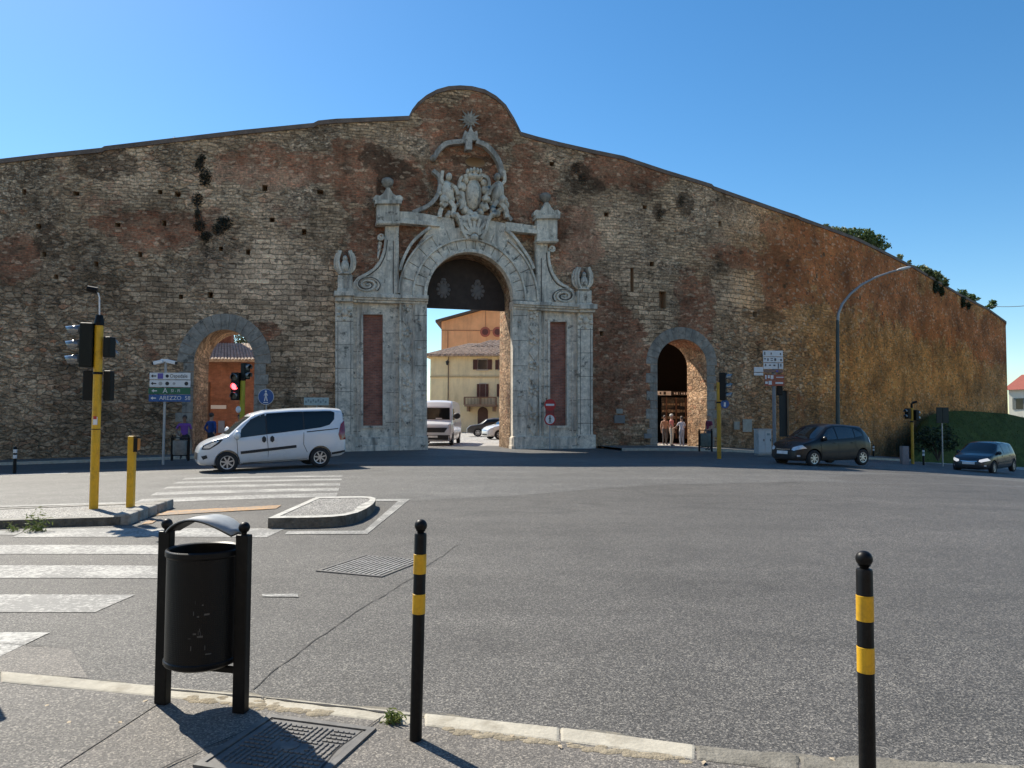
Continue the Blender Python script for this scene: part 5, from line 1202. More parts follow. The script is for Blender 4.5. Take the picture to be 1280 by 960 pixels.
def panel(y0, y1, mat, x0=188.5, x1=239.0):
    (xa, zb), (xb, za) = loc(x0, y0), loc(x1, y1); m = MB(); m.box(((xa + xb) / 2, -.075, (za + zb) / 2), (xb - xa, .03, zb - za)); o = m.build('sign_panel', mat, t, bevel=.006)
    return o, xa, xb, (za + zb) / 2, zb - za
def arrow(par, x, z, s, mat, y=-.093):
    m = MB(); m.prism([(x - s, y, z), (x - .2 * s, y, z + .6 * s), (x - .2 * s, y, z + .2 * s), (x + s, y, z + .2 * s), (x + s, y, z - .2 * s), (x - .2 * s, y, z - .2 * s), (x - .2 * s, y, z - .6 * s)], (0, -.004, 0)); m.build('arrow', mat, par)
def disc(par, x, z, r, mat, y=-.093, name='symbol', sq=False):
    m = MB(); m.box((x, y, z), (2 * r, .006, 2 * r)) if sq else m.cyl((x, y + .002, z), (x, y - .004, z), r, n=16); m.build(name, mat, par)
p, xa, xb, z, h = panel(466, 474.6, Msw); arrow(p, xa + .15, z, .10, Msk); disc(p, xa + .40, z, .10, Mpur, sq=True); disc(p, xa + .65, z, .06, Msk)
text_mesh('Ospedale', .19, Msk, p, face_at(xb - .42, -.093, z), sxf=.9)
p, xa, xb, z, h = panel(475.2, 484, Msw); arrow(p, xa + .15, z, .10, Msk); disc(p, xa + .40, z, .07, Mgal); disc(p, xa + .65, z, .07, Msk); disc(p, xa + .9, z, .05, Mgal); disc(p, xb - .14, z, .07, Msk)
p, xa, xb, z, h = panel(484.7, 492.7, Msg, 187); arrow(p, xa + .22, z, .10, Msw); disc(p, xa + .62, z, .09, Msg, name='symbol'); text_mesh('A', .26, Msw, p, face_at(xa + .62, -.1, z)); text_mesh('SI - FI', .15, Msw, p, face_at(xa + 1.0, -.1, z))
p, xa, xb, z, h = panel(493.3, 502.3, Msb, 187.5); arrow(p, xa + .17, z, .10, Msw); text_mesh('AREZZO  58', .21, Msw, p, face_at((xa + xb) / 2 + .2, -.1, z), sxf=1.0)
for e, (xx, yy) in ((-1, (199, 453)), (1, (215, 452.5))):
    x, z = loc(xx, yy); m = MB(); m.box((x, -.06, z), (.34, .13, .13), Matrix.Rotation(e * .22, 3, 'Y')); o = m.build('camera', Mwt, t, bevel=.02); m = MB(); m.box((x + e * .19, -.07, z - .045), (.05, .10, .10)); m.build('lens_hood', Msk, o)
x, z = loc(206, 450.5); m = MB(); m.box((x, -.02, z), (.24, .10, .10)); m.build('bracket', Mwt, t)
def binboard(px, py, Y, label, w, h, mat):
    b = Vector((sx(px, Y), Y, 0)); b.z = zg(b.x, Y) + .12; t = thing('litter_bin', b, 0, label, 'litter bin')
    for e in (-1, 1): m = MB(); m.box((e * w / 2, 0, h / 2), (.07, .07, h)); m.lathe([(.0, 0), (.04, .03), (.0, .08)], (e * w / 2, 0, h), 10); m.build('post', Mblk, t)
    m = MB(); m.lathe([(0, .22), (w / 2 - .07, .22), (w / 2 - .045, .25), (w / 2 - .045, h * .86), (w / 2 - .06, h * .86), (w / 2 - .06, .26), (0, .26)], n=20); m.build('drum', mat, t, smooth=40)
    m = MB(); m.box((0, 0, .2), (w, .04, .03)); m.box((0, 0, h - .02), (w, .3, .02)); m.build('crossbar', Mblk, t)
binboard(227, 577, 27.6, 'small black framed bin with a pale drum in front of the person in purple', .62, .88, M('pale_drum', (.24, .225, .2), .6, var=.3, vs=9))
binboard(881.5, 565, 33.2, 'black framed bin with a grey green drum left of the right hand yellow signal pole', .56, .95, M('grey_green_drum', (.12, .14, .125), .6, var=.3, vs=9))
def round_sign(px, py, Y, r, label, cat, face, wall_mount=False):
    p = at(px, py, Y); b = Vector((p.x, Y, zg(p.x, Y) + .12)); z = p.z - b.z; t = thing('road_sign', b, 0, label, cat)
    m = MB(); m.cyl((0, .05, -.1), (0, .05, z + r), .03, n=10); m.build('post', Mgal, t, smooth=40); face(t, z, r); return t
def plate(t, z, r, mat, y=0, name='sign_plate'): m = MB(); m.cyl((0, y + .006, z), (0, y - .006, z), r, n=32); return m.build(name, mat, t)
def walker(par, x, z, s, mat, y=-.014):
    m = MB(); m.cyl((x, y, z + .72 * s), (x, y - .004, z + .72 * s), .16 * s, n=12)
    for q in ([(-.14, .5), (.14, .5), (.12, -.05), (-.12, -.05)], [(-.12, -.02), (.04, -.02), (-.12, -.8), (-.28, -.8)], [(-.02, -.02), (.12, -.02), (.32, -.8), (.16, -.8)], [(-.14, .48), (-.32, .05), (-.24, .02), (-.1, .35)], [(.14, .48), (.32, .05), (.24, .02), (.1, .35)]): m.prism([(x + a * s, y, z + b_ * s) for a, b_ in q], (0, -.004, 0))
    m.build('pictogram', mat, par)
def f_ped(t, z, r): o = plate(t, z, r, Msw); o2 = plate(t, z, r * .94, Msb, -.008, 'blue_face'); o2.parent = o; walker(o, 0, z + r * .1, r * .8, Msw, -.02); m = MB(); m.box((0, -.018, z - r * .72), (r * .6, .006, r * .10)); m.build('pictogram', Msw, o)
round_sign(332.5, 496, 29.5, .32, 'round blue sign with a white walking figure above the van roof', 'road sign', f_ped)
def f_noentry(t, z, r):
    o = plate(t, z, r, Mred); m = MB(); m.box((0, -.010, z), (r * 1.45, .008, r * .34)); m.build('white_bar', Msw, o)
    z2 = z - .72; o = plate(t, z2, r, Mred); m = MB(); m.cyl((0, -.008, z2), (0, -.012, z2), r * .78, n=28); o2 = m.build('white_face', Msw, o); walker(o, 0, z2, r * .78, Msk, -.014)
    m = MB(); m.box((0, .02, z - .36), (.42, .015, 1.2)); m.build('backing_plate', M('sign_backing', (.20, .03, .03), .5), t)
round_sign(687.5, 506, 36.3, .285, 'red no entry sign over a red ringed pedestrian disc right of the main arch', 'road sign', f_noentry)
def f_back(t, z, r): plate(t, z, r, Msk)
# pale information plate
def wallplate(name, x0, y0, x1, y1, Y, mat, label, cat, post=True, d=.03):
    a, b_ = at(x0, y1, Y), at(x1, y0, Y); c = (a + b_) / 2; zg_ = zg(c.x, Y); t = thing(name, (c.x, Y, zg_), 0, label, cat); z = c.z - zg_
    m = MB(); m.box((0, 0, z), (b_.x - a.x, d, b_.z - a.z)); o = m.build('plate', mat, t, bevel=.004)
    if post: m = MB(); m.cyl((0, .06, 0), (0, .06, z + .1), .03, n=10); m.build('post', Mgal, t)
    return t, o, z, b_.x - a.x, b_.z - a.z
t, o, z, w, h = wallplate('information_sign', 380, 497, 411, 506.5, 33, M('sign_pale_green', (.42, .50, .47), .5), 'pale green rectangular sign behind the rear of the white van roof', 'sign')
m = MB()
for q in range(9): m.box((-w * .42 + w * .1 * q, -.02, z + (h * .12 if q % 2 else -.02)), (w * .07, .006, h * .3))
m.build('faded_marks', M('sign_grey_mark', (.22, .27, .27), .6), o)
# plaques fixed to the masonry
def plaque(px0, py0, px1, py1, mat, label, d=.06):
    s0, z0 = wall_sz(px0, py1); s1, z1 = wall_sz(px1, py0); i = segof(s0); m = MB(); m.prism([wpos(s, z, 0) for s, z in ((s0, z0), (s1, z0), (s1, z1), (s0, z1))], -SN[i] * d)
    tag(m.build('wall_plaque', mat, bevel=.005), label, 'plaque')
Mpq = M('plaque_stone', (.30, .27, .22), .7, var=.25); plaque(917, 527, 923.5, 537, Mpq, 'small pale plaque on the masonry left of the larger square plaque'); plaque(928, 524, 939, 540, M('plaque_pale', (.36, .32, .26), .7, var=.2), 'larger square pale plaque on the masonry left of the grey cabinet')
plaque(767, 519, 780, 529, M('meter_box', (.16, .15, .14), .6), 'small dark meter box low on the wall right of the portal', .14); plaque(770, 511, 778, 517, Mpq, 'tiny pale plate on the wall just above the meter box')
plaque(805, 542, 814, 548, M('plaque_grey', (.22, .21, .20), .7), 'small grey plate low on the stone left of the right arch')
# signals
red_on = emit('red_signal_lamp', (1.0, .05, .06), 6.0)
Y = 30.0; b = Vector((sx(303, Y), Y, 0)); b.z = zg(b.x, Y) + .12
t = thing('traffic_light', b, 0, 'traffic light showing red in front of the left arch', 'traffic light'); k = Y / FPX
def zz(py): return at(303, py, Y).z - b.z
m = MB(); m.cyl((0, 0, -.1), (0, 0, zz(474)), .10, n=16); m.build('pole', M('yellow_green_paint', (.42, .36, .02), .5, var=.2), t, smooth=40)
head(t, -8 * k, zz(483), R(-8), 3, 11.5 * k, .34, .26, Mdk, (1, red_on), .18); head(t, 3 * k, zz(464), R(60), 2, 10 * k, .3, .24, Mdk, None, .2)
m = MB(); m.cyl((0, 0, zz(476)), (0, 0, zz(470)), .12, n=14); m.build('cap', Mblk, t)
m = MB(); m.ball((-.12, -.1, zz(512)), (.11, .05, .14), 12, 8); m.build('sticker', Mwt, t)
Y = 29.4; b = Vector((sx(898.5, Y), Y, 0)); b.z = zg(b.x, Y) + .02; k = Y / FPX
t = thing('traffic_light', b, 0, 'yellow signal pole with a dark head and blue disc right of the right arch', 'traffic light')
def zz(py): return at(898, py, Y).z - b.z
m = MB(); m.cyl((0, 0, -.1), (0, 0, zz(478)), .085, n=16); po = m.build('pole', M('ochre_pole_paint', (.46, .25, .015), .5, var=.25), t, smooth=40)
m = MB(); m.cyl((0, 0, zz(504)), (0, 0, zz(502)), .10, n=14); m.build('strap', Mblk, po)
head(t, 5.5 * k, zz(483), R(62), 3, 11.5 * k, .30, .26, Mdk, None, .24)
m = MB(); m.cyl((7 * k, -.05, zz(505)), (7 * k, -.07, zz(505)), .17, n=24); o = m.build('blue_disc', Msb, t); m = MB(); m.prism([(7 * k - .04, -.075, zz(503)), (7 * k + .04, -.075, zz(503)), (7 * k + .02, -.075, zz(508.5)), (7 * k - .05, -.075, zz(508))], (0, -.004, 0)); m.build('arrow', Msw, o)
Y = 31.5; p = gp(1141, 580); Y = p.y; b = p; k = Y / FPX
t = thing('traffic_light', b, 0, 'yellow signal pole with two dark heads at the foot of the grass bank', 'traffic light')
def zz(py): return at(1141, py, Y).z - b.z
m = MB(); m.cyl((0, 0, -.1), (0, 0, zz(510)), .075, n=16); m.build('pole', M('ochre_pole_paint', (.46, .25, .015), .5), t, smooth=40)
for e, rz_ in ((-1, -75), (1, 105)): head(t, e * 5 * k, zz(517 + (e > 0) * 2), R(rz_), 2, 6.5 * k, .26, .2, Mdk, None, .12)
m = MB(); m.cyl((0, 0, zz(528)), (0, 0, zz(526)), .09, n=14); m.build('strap', Mblk, t); m = MB(); m.cyl((0, 0, zz(510)), (0, 0, zz(504)), .06, n=12); m.build('camera_stalk', Mblk, t); m = MB(); m.cyl((.02, 0, zz(504)), (.25, -.05, zz(502)), .06, n=10); m.build('camera', Mblk, t)
# tall sign stack beside the dark hatchback
Y = 31.0; b = Vector((sx(967.5, Y), Y, 0)); b.z = zg(b.x, Y) + .12; k = Y / FPX
t = thing('direction_sign', b, 0, 'tall post with white map panels and red brown tourist panels above the dark hatchback', 'direction sign')
def L2(px, py): p = at(px, py, Y); return p.x - b.x, p.z - b.z
m = MB(); m.cyl((0, 0, -.1), (0, 0, L2(967, 440)[1]), .075, n=14); m.build('post', M('grey_post_paint', (.20, .21, .22), .5), t, smooth=40)
def pan(x0, y0, x1, y1, mat, y=-.10):
    (xa, zb), (xb, za) = L2(x0, y0), L2(x1, y1); m = MB(); m.box(((xa + xb) / 2, y, (za + zb) / 2), (xb - xa, .03, zb - za)); return m.build('sign_panel', mat, t, bevel=.005)
def blk(par, mat, cells, y=-.12, name='symbol'):
    for x0, y0, x1, y1 in cells: (xa, zb), (xb, za) = L2(x0, y0), L2(x1, y1); m = MB(); m.box(((xa + xb) / 2, y, (za + zb) / 2), (xb - xa, .008, zb - za)); m.build(name, mat, par)
Mmk = M('sign_grey_ink', (.13, .125, .12), .6)
o = pan(952.5, 438.5, 977.5, 446, Msw); blk(o, Mmk, [(954, 440, 955.5, 444), (962, 441, 963.5, 443.5), (973.5, 441.5, 975, 444)])
o = pan(953, 446.6, 977.7, 453.3, Msw); blk(o, Mmk, [(954, 448, 956, 449.5), (958, 448, 959.5, 451.5), (962, 448, 965, 449), (966.5, 448, 969, 451.5), (962, 450.5, 965, 451.5), (974, 449, 976, 451.5)])
o = pan(953.3, 454, 977.9, 461.5, Msw); blk(o, Mmk, [(955, 455, 956.5, 458), (960, 456, 962.5, 457.5), (965.5, 456, 968, 458), (974, 455, 975.5, 458.5), (971, 454.5, 972.3, 461)])
o = pan(941.5, 459, 953, 465.2, Msw); o = pan(941.5, 466, 953, 469.5, Msw, -.10); o = pan(953.6, 462.2, 977.5, 466, M('sign_dull_brown', (.22, .13, .10), .6)); blk(o, Mpur, [(969, 462.8, 971.5, 465.5)])
o = pan(954.5, 468.3, 979, 474.8, Mbrn); blk(o, Msw, [(955.2, 469, 957, 474), (958.5, 469.2, 961, 473), (962, 469.2, 965.5, 474), (969, 471.2, 978, 472.4)])
o = pan(954.8, 475.4, 979.3, 482.5, Mbrn); blk(o, Msw, [(955.3, 477, 958.5, 480), (959.5, 476.2, 963.5, 481), (968, 477.8, 977.5, 480)])
m = MB(); m.box((.25, .05, L2(975, 488)[1]), (.22, .2, .42)); m.build('signal_back', Mdk, t, bevel=.02)
# grey electrical cabinet
p = gp(953.5, 567.5, .12); t = thing('electrical_cabinet', p, R(12), 'pale grey two door street cabinet left of the dark hatchback', 'cabinet'); k = p.y / FPX
m = MB(); m.box((0, 0, .55), (.64, .38, 1.06)); o = m.build('housing', M('cabinet_grey', (.46, .46, .45), .55, var=.1, dirt=(.25, .24, .22)), t, bevel=.012)
for e in (-.16, .16): m = MB(); m.box((e, -.193, .57), (.29, .012, .96)); d = m.build('door', M('cabinet_door', (.50, .50, .49), .5, var=.08), t); m = MB(); m.box((e + .1, -.204, .62), (.03, .02, .1)); m.build('handle', Msk, d)
m = MB(); m.box((.16, -.203, .88), (.14, .004, .10)); m.build('label_plate', M('sign_grey_mark', (.22, .27, .27), .6), t); m = MB(); m.box((0, 0, .0), (.6, .34, .1)); m.build('base', MKd, t); m = MB(); m.box((0, -.01, 1.095), (.68, .42, .04)); m.build('lid', M('cabinet_grey', (.46, .46, .45)), t)
p = gp(1136, 581); t = thing('electrical_cabinet', p + Vector((0, .4, 0)), 0, 'small pinkish grey pillar box behind the right edge signal pole', 'cabinet')
m = MB(); m.box((0, 0, .45), (.34, .28, .95)); m.build('housing', M('pinkish_grey', (.27, .23, .22), .7, var=.15), t, bevel=.012); m = MB(); m.box((0, -.145, .5), (.26, .012, .7)); m.build('door', M('pinkish_grey2', (.31, .265, .25), .6), t)
# street lamp with a long curved arm
Y = 41.0; b = Vector((sx(1047, Y), Y, 0)); b.z = zg(b.x, Y); t = thing('street_lamp', b, 0, 'tall dark street lamp with a long arched arm over the right hand road', 'street lamp')
def L3(px, py): p = at(px, py, Y); return Vector((p.x - b.x, 0, p.z - b.z))
m = MB(); m.tube([(0, 0, -.1), (0, 0, 3), L3(1047, 400)], [.13, .11, .085], 12); m.build('pole', M('lamp_green_grey', (.05, .065, .06), .5, var=.2), t, smooth=40)
m = MB(); m.tube([L3(1047, 402), L3(1048, 392), L3(1053, 380), L3(1063, 367.5), (L3(1077, 356)), L3(1095, 346.5), L3(1112, 340.5), L3(1122, 337.8)], [.085, .08, .075, .07, .065, .06, .055, .05], 10); m.build('arm', M('lamp_arm_grey', (.30, .29, .28), .4, .3), t, smooth=40)
a, e = L3(1120, 338), L3(1139, 333.5); m = MB(); mid = (a + e) / 2; m.ball(mid, ((e - a).length / 2, .17, .09), 16, 8, Matrix.Rotation(-math.atan2((e - a).z, (e - a).x), 3, 'Y')); m.build('lamp_head', M('lamp_head_grey', (.5, .5, .49), .4), t, smooth=60)
# small black and white posts
first = None
for px, py, lb in ((1092, 573, 'short black post with white bands at the wall just right of the dark hatchback'), (1128.5, 579, 'short black post with white bands left of the pinkish pillar box'), (1154.5, 581.5, 'short black post with white bands in the gap between signal pole and lit hatchback'), (18, 592, 'short black post with white bands alone at the far left wall foot')):
    p = gp(px, py)
    if first is None:
        first = t = thing('bollard', p, 0, lb, 'bollard', 'short banded posts along the wall foot')
        m = MB(); m.lathe([(.055, -.05), (.05, .85), (.03, .9), (0, .92)], n=14); m.build('post', Mblk, t, smooth=40)
        for z in (.74, .56): m = MB(); m.lathe([(.052, z - .06), (.058, z - .055), (.058, z + .055), (.052, z + .06)], n=14); m.build('white_band', Msw, t)
    else: dup(first, p, 0, lb)
# ------------------------------------------------------------------ houses
def plaster(name, col, dirt, v=.14):
    t = NT(name); p = t.obj(); n = t.noise(p, .5, 6, .65); st = t.mr(t.noise(t.scalev(p, (1.2, 1.2, .18)), 1, 5, .65), .5, .75, 0, .5)
    c = t.mix(1, col, t.grey(t.mr(n, .3, .7, 1 - v, 1 + v)), 'MULTIPLY'); t.base(t.mix(st, c, dirt)); t.b.inputs['Roughness'].default_value = .9; t.b.inputs['Specular IOR Level'].default_value = .05; t.bump(t.noise(p, 9, 5), .4, .02); return t.m
Mtile = M('terracotta_tile', (.48, .35, .25), .9, var=.5, vs=3, bump=.03, dirt=(.16, .13, .10)); Mshut = M('brown_shutter', (.11, .045, .03), .7, var=.2); Mdoor = M('brown_door', (.10, .05, .03), .6)
Mfr = M('window_frame_pale', (.5, .45, .36), .7); Mwg = glass('window_glass', (.02, .022, .025))
def tiled(mb, a, b, c, d, n, r=.11):   # slope a-b eaves, d-c ridge; rows of barrel tiles running up the slope
    for k in range(n):
        u = (k + .5) / n; p, q = Vector(a).lerp(Vector(b), u), Vector(d).lerp(Vector(c), u)
        mb.tube([p, q], [r * random.uniform(.9, 1.1), r * .9], 8)
    nn = (Vector(b) - Vector(a)).cross(Vector(d) - Vector(a)).normalized(); nn = nn if nn.z > 0 else -nn
    mb.prism([a, b, c, d], -nn * .12)
mb = MB()
for xa in range(-60, 60, 2):
    mb.quad((xa, 40.5 + .27 * xa, zg(xa, 0) + .006), (xa + 2, 40.5 + .27 * (xa + 2), zg(xa + 2, 0) + .006), (xa + 2, 130, zg(xa + 2, 0) + .006), (xa, 130, zg(xa, 0) + .006))
tag(mb.build('piazza', asphalt('pale_paving', .34, 1.04, .6, False), fixn=False), kind='structure')
# yellow house behind the gate
Y = 76.0; O = Vector((sx(537.5, Y), Y, 0)); rz = R(-6); t = thing('yellow_house', O, rz, 'yellow plastered house with brown shutters and balcony seen through the main arch', 'house')
inv = (Matrix.Translation(O) @ Matrix.Rotation(rz, 4, 'Z')).inverted(); fn_ = Matrix.Rotation(rz, 3, 'Z') @ Vector((0, -1, 0))
def HP(px, py, dy=0.0): p = inv @ on_plane(px, py, O - fn_ * 0, fn_); return Vector((p.x, dy, p.z))
zev = HP(560, 444).z; Wd = 15.0
m = MB(); m.box((Wd / 2, 4.5, zev / 2 - .5), (Wd, 9, zev + 1)); m.build('wall', plaster('yellow_plaster', (.92, .77, .45), (.42, .33, .18)), t)
m = MB(); z = HP(560, 471).z; m.box((Wd / 2, -.06, z), (Wd, .12, .14)); m.box((Wd / 2, -.10, zev - .1), (Wd + .2, .3, .2)); m.build('string_course', M('yellow_trim', (.62, .47, .24), .8), t)
m = MB(); r0 = HP(593, 429).z; tiled(m, (-.7, -.75, zev - .05), (Wd + .5, -.75, zev - .05), (Wd, 4.5, r0 + .35), (3.2, 4.5, r0 + .35), 34, .15); m.prism([(-.7, -.75, zev - .05), (3.2, 4.5, r0 + .35), (-.7, 9.7, zev - .05)], (0, 0, -.12)); o = m.build('roof', Mtile, t)
m = MB(); a, b_ = HP(582, 430, 3), HP(640, 430, 3); c = HP(600, 421, 6); tiled(m, (a.x, 2.6, a.z - .05), (b_.x + 5, 2.6, a.z - .05), (b_.x + 5, 6, a.z + .95), (a.x + 1.6, 6, a.z + .95), 18, .14); m.build('upper_roof', Mtile, o)
def win(x0, y0, x1, y1, shut=True, name='window', dark=False):
    a, b_ = HP(x0, y1), HP(x1, y0); w, h = b_.x - a.x, b_.z - a.z; cx, cz = (a.x + b_.x) / 2, (a.z + b_.z) / 2
    m = MB(); m.box((cx, -.015, cz), (w, .05, h)); o = m.build(name, Mwg if not dark else Mshut, t)
    m = MB(); tt = .10; m.box((cx, -.04, cz + h / 2 + tt / 2), (w + 2 * tt, .10, tt)); m.box((cx, -.06, cz - h / 2 - tt / 2), (w + 3 * tt, .16, tt)); m.box((cx - w / 2 - tt / 2, -.04, cz), (tt, .10, h)); m.box((cx + w / 2 + tt / 2, -.04, cz), (tt, .10, h)); m.build('frame', Mfr, o)
    if shut:
        for e in (-1, 1):
            m = MB(); m.box((cx + e * (w / 2 + w * .25 + .03), -.09, cz), (w * .5, .05, h))
            for q in range(9): m.box((cx + e * (w / 2 + w * .25 + .03), -.12, cz - h * .42 + h * .105 * q), (w * .42, .03, h * .05))
            m.build('shutter', Mshut, o)
    return o
win(597.5, 449.5, 609, 462); win(600, 480, 607, 496, True, dark=True); win(624, 450, 633, 462); win(625, 480, 632, 496); win(566, 513, 571, 522, False)
m = MB(); a, b_ = HP(583, 507), HP(622, 497); m.box(((a.x + b_.x) / 2, -.65, a.z), (b_.x - a.x, 1.3, .22)); o = m.build('balcony', M('balcony_stone', (.30, .20, .12), .8), t)
m = MB(); n = 22
for q in range(n + 1): m.box((lerp(a.x, b_.x, q / n), -1.24, (a.z + b_.z) / 2), (.05 if q % 11 else .16, .05, b_.z - a.z - .1))
m.box(((a.x + b_.x) / 2, -1.24, b_.z), (b_.x - a.x + .1, .10, .10)); m.build('railing', M('balcony_brown', (.2, .11, .06), .7), o)
for x in (a.x + .3, b_.x - .3): m = MB(); m.box((x, -.45, a.z - .35), (.22, .9, .5)); m.build('bracket', M('balcony_stone', (.3, .2, .12)), o)
m = MB(); a, b_ = HP(597, 540), HP(610, 516); n = 12; cx, r = (a.x + b_.x) / 2, (b_.x - a.x) / 2; m.prism([(a.x, 0, -.2), (b_.x, 0, -.2)] + [(cx + r * math.cos(PI * q / n), 0, b_.z - r + .6 + r * math.sin(PI * q / n)) for q in range(n + 1)], (0, -.06, 0)); m.build('arched_door', Mdoor, t)
m = MB(); a = HP(560.5, 480); m.tube([(a.x, -.1, 0), (a.x, -.1, zev - .2)], .05); m.build('drainpipe', M('drainpipe_brown', (.16, .11, .07), .6), t)
m = MB(); a = HP(561, 453); m.cyl((a.x, -.02, a.z), (a.x, -.7, a.z + .2), .03, n=8); m.lathe([(0, -.5), (.12, -.45), (.2, -.1), (.05, 0), (0, .02)], (a.x, -.7, a.z + .15), 10); m.build('wall_lamp', Msk, t)
# tall orange building behind it
Y = 98.0; O = Vector((sx(551, Y), Y, 0)); t = thing('orange_building', O, 0, 'tall orange rendered building with two round red windows behind the yellow house', 'building')
def OP(px, py): p = at(px, py, Y); return p.x - O.x, p.z
zl_, zr_ = OP(551, 402)[1], OP(601, 388.5)[1]; sl_ = (zr_ - zl_) / OP(601, 388)[0]; xr_ = 16
m = MB(); m.prism([(0, 0, -1), (xr_, 0, -1), (xr_, 0, zl_ + sl_ * xr_ * .75), (xr_ * .75, 0, zl_ + sl_ * xr_ * .75), (0, 0, zl_)], (0, 14, 0)); m.build('wall', plaster('orange_plaster', (.80, .40, .20), (.42, .2, .11)), t)
m = MB(); x0 = -.75; m.prism([(x0, -.7, zl_ + sl_ * x0 + .05), (xr_ * .75, -.7, zl_ + sl_ * xr_ * .75 + .05), (xr_ * .75, -.7, zl_ + sl_ * xr_ * .75 + .35), (x0, -.7, zl_ + sl_ * x0 + .35)], (0, 15, 0)); m.build('roof', M('eaves_dark', (.09, .065, .05), .8), t)
for px in (606.5, 622):
    x, z = OP(px, 415); m = MB(); m.cyl((x, .05, z), (x, -.1, z), .68, n=24); o = m.build('round_window', M('round_red', (.38, .10, .06), .6), t); m = MB(); m.cyl((x, -.1, z), (x, -.12, z), .42, n=20); m.build('pane', M('round_dark', (.12, .03, .02), .5), o)
m = MB(); x, z = OP(560, 413); m.box((5, -.03, z), (10, .08, .12)); m.box((OP(560, 413)[0], -.03, z / 2), (.12, .08, z)); m.box((OP(607, 400)[0], -.03, z + 1.8), (.07, .08, 3.2)); m.build('moulding', M('orange_trim', (.42, .2, .1), .8), t)
# brick building behind the left arch
Y = 47.0; O = Vector((sx(262, Y) - 6, Y, 0)); t = thing('brick_house', O, 0, 'orange brick house with a tiled lean-to roof seen through the left arch', 'house')
def BP(px, py): p = at(px, py, Y); return p.x - O.x, p.z
ze = BP(290, 450)[1]; xe = BP(319, 450)[0] + .6; MBo = brickmat('orange_brick', (.33, .135, .075), (.25, .10, .058), (.26, .16, .11))
m = MB(); m.box((xe / 2, 3, ze / 2 - .5), (xe - .5, 6, ze + 1)); m.build('wall', MBo, t)
m = MB(); xl = BP(262, 440)[0] - 4; zt = BP(262, 434)[1]; tiled(m, (0, -.55, ze - .05), (xe, -.55, ze - .05), (BP(300, 440)[0], 2.5, zt + .45), (0, 2.5, zt + .45), 44, .10); m.build('roof', M('pale_tile', (.42, .33, .25), .9, var=.5, vs=4, dirt=(.15, .12, .1)), t)
m = MB(); xu = sx(289, 50) - O.x; m.box((xu / 2, 3.0, ze + 1.5), (xu, .5, 6)); m.build('upper_wall', MBo, t)
m = MB(); a, b_ = BP(264, 511), BP(283, 506.5); m.box(((a[0] + b_[0]) / 2, -.03, (a[1] + b_[1]) / 2), (b_[0] - a[0], .06, b_[1] - a[1])); m.build('wall_plate', Msw, t)
m = MB(); a, b_ = BP(273, 541), BP(281, 526); m.box(((a[0] + b_[0]) / 2, -.03, (a[1] + b_[1]) / 2), (b_[0] - a[0], .06, b_[1] - a[1])); m.build('notice', M('notice_blue_grey', (.18, .24, .34), .6), t)
m = MB(); a, b_ = BP(257.5, 560), BP(261, 478); m.box(((a[0] + b_[0]) / 2, -.03, (a[1] + b_[1]) / 2), (b_[0] - a[0] + .2, .06, b_[1] - a[1])); m.build('doorway', Mdoor, t)
# shop behind the right arch
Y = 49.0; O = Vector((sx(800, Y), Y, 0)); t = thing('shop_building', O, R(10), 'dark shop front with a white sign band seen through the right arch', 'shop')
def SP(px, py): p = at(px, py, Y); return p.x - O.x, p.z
m = MB(); m.box((4.5, 4, 4.3), (11, 8, 9.4)); m.build('wall', plaster('shaded_opening_black', (.005, .0046, .004), (.004, .0035, .003)), t)  # near-black wall: shade of a dark opening is painted into its colour
x0, zb = SP(815, 494); x1, zt = SP(838, 489); m = MB(); m.box(((x0 + x1) / 2, -.35, (zb + zt) / 2), (x1 - x0, .1, zt - zb)); o = m.build('sign_board', Msw, t); m = MB(); m.box((x1 - .45, -.41, (zb + zt) / 2), (.16, .03, (zt - zb) * .7)); m.box((x1 - .75, -.41, (zb + zt) / 2), (.10, .03, (zt - zb) * .5)); m.build('sign_mark', Msk, o)
x2 = SP(870, 490)[0]; m = MB(); m.box(((x1 + x2) / 2 + .1, -.33, (zb + zt) / 2), (x2 - x1, .1, zt - zb)); o = m.build('sign_board', Msk, t); m = MB()
for q in range(11): m.box((x1 + .25 + q * .17, -.39, (zb + zt) / 2 - .01), (.09 if q != 2 else .01, .03, (zt - zb) * (.55 if q % 3 else .42)))
m.build('sign_mark', Msw, o)
m = MB(); xw0, zw0 = SP(826, 548); xw1, zw1 = SP(866, 497); m.box(((xw0 + xw1) / 2, -.3, (zw0 + zw1) / 2), (xw1 - xw0, .06, zw1 - zw0)); w_ = m.build('shop_window', Mwg, t)
for q in range(3): m = MB(); m.box((lerp(xw0, xw1, .15 + .32 * q), -.36, (zw0 + zw1) / 2), (.09, .08, zw1 - zw0)); m.build('mullion', Mdoor, w_)
m = MB()
for q in range(4):
    for j in range(9): m.box((lerp(xw0, xw1, .05 + .1 * j), -.345, lerp(zw0, zw1, .35 + .16 * q)), (random.uniform(.12, .22), .02, random.uniform(.10, .26)))
m.build('displayed_goods', M('goods_pale', (.22, .17, .115), .6, var=.5, vs=5), w_)
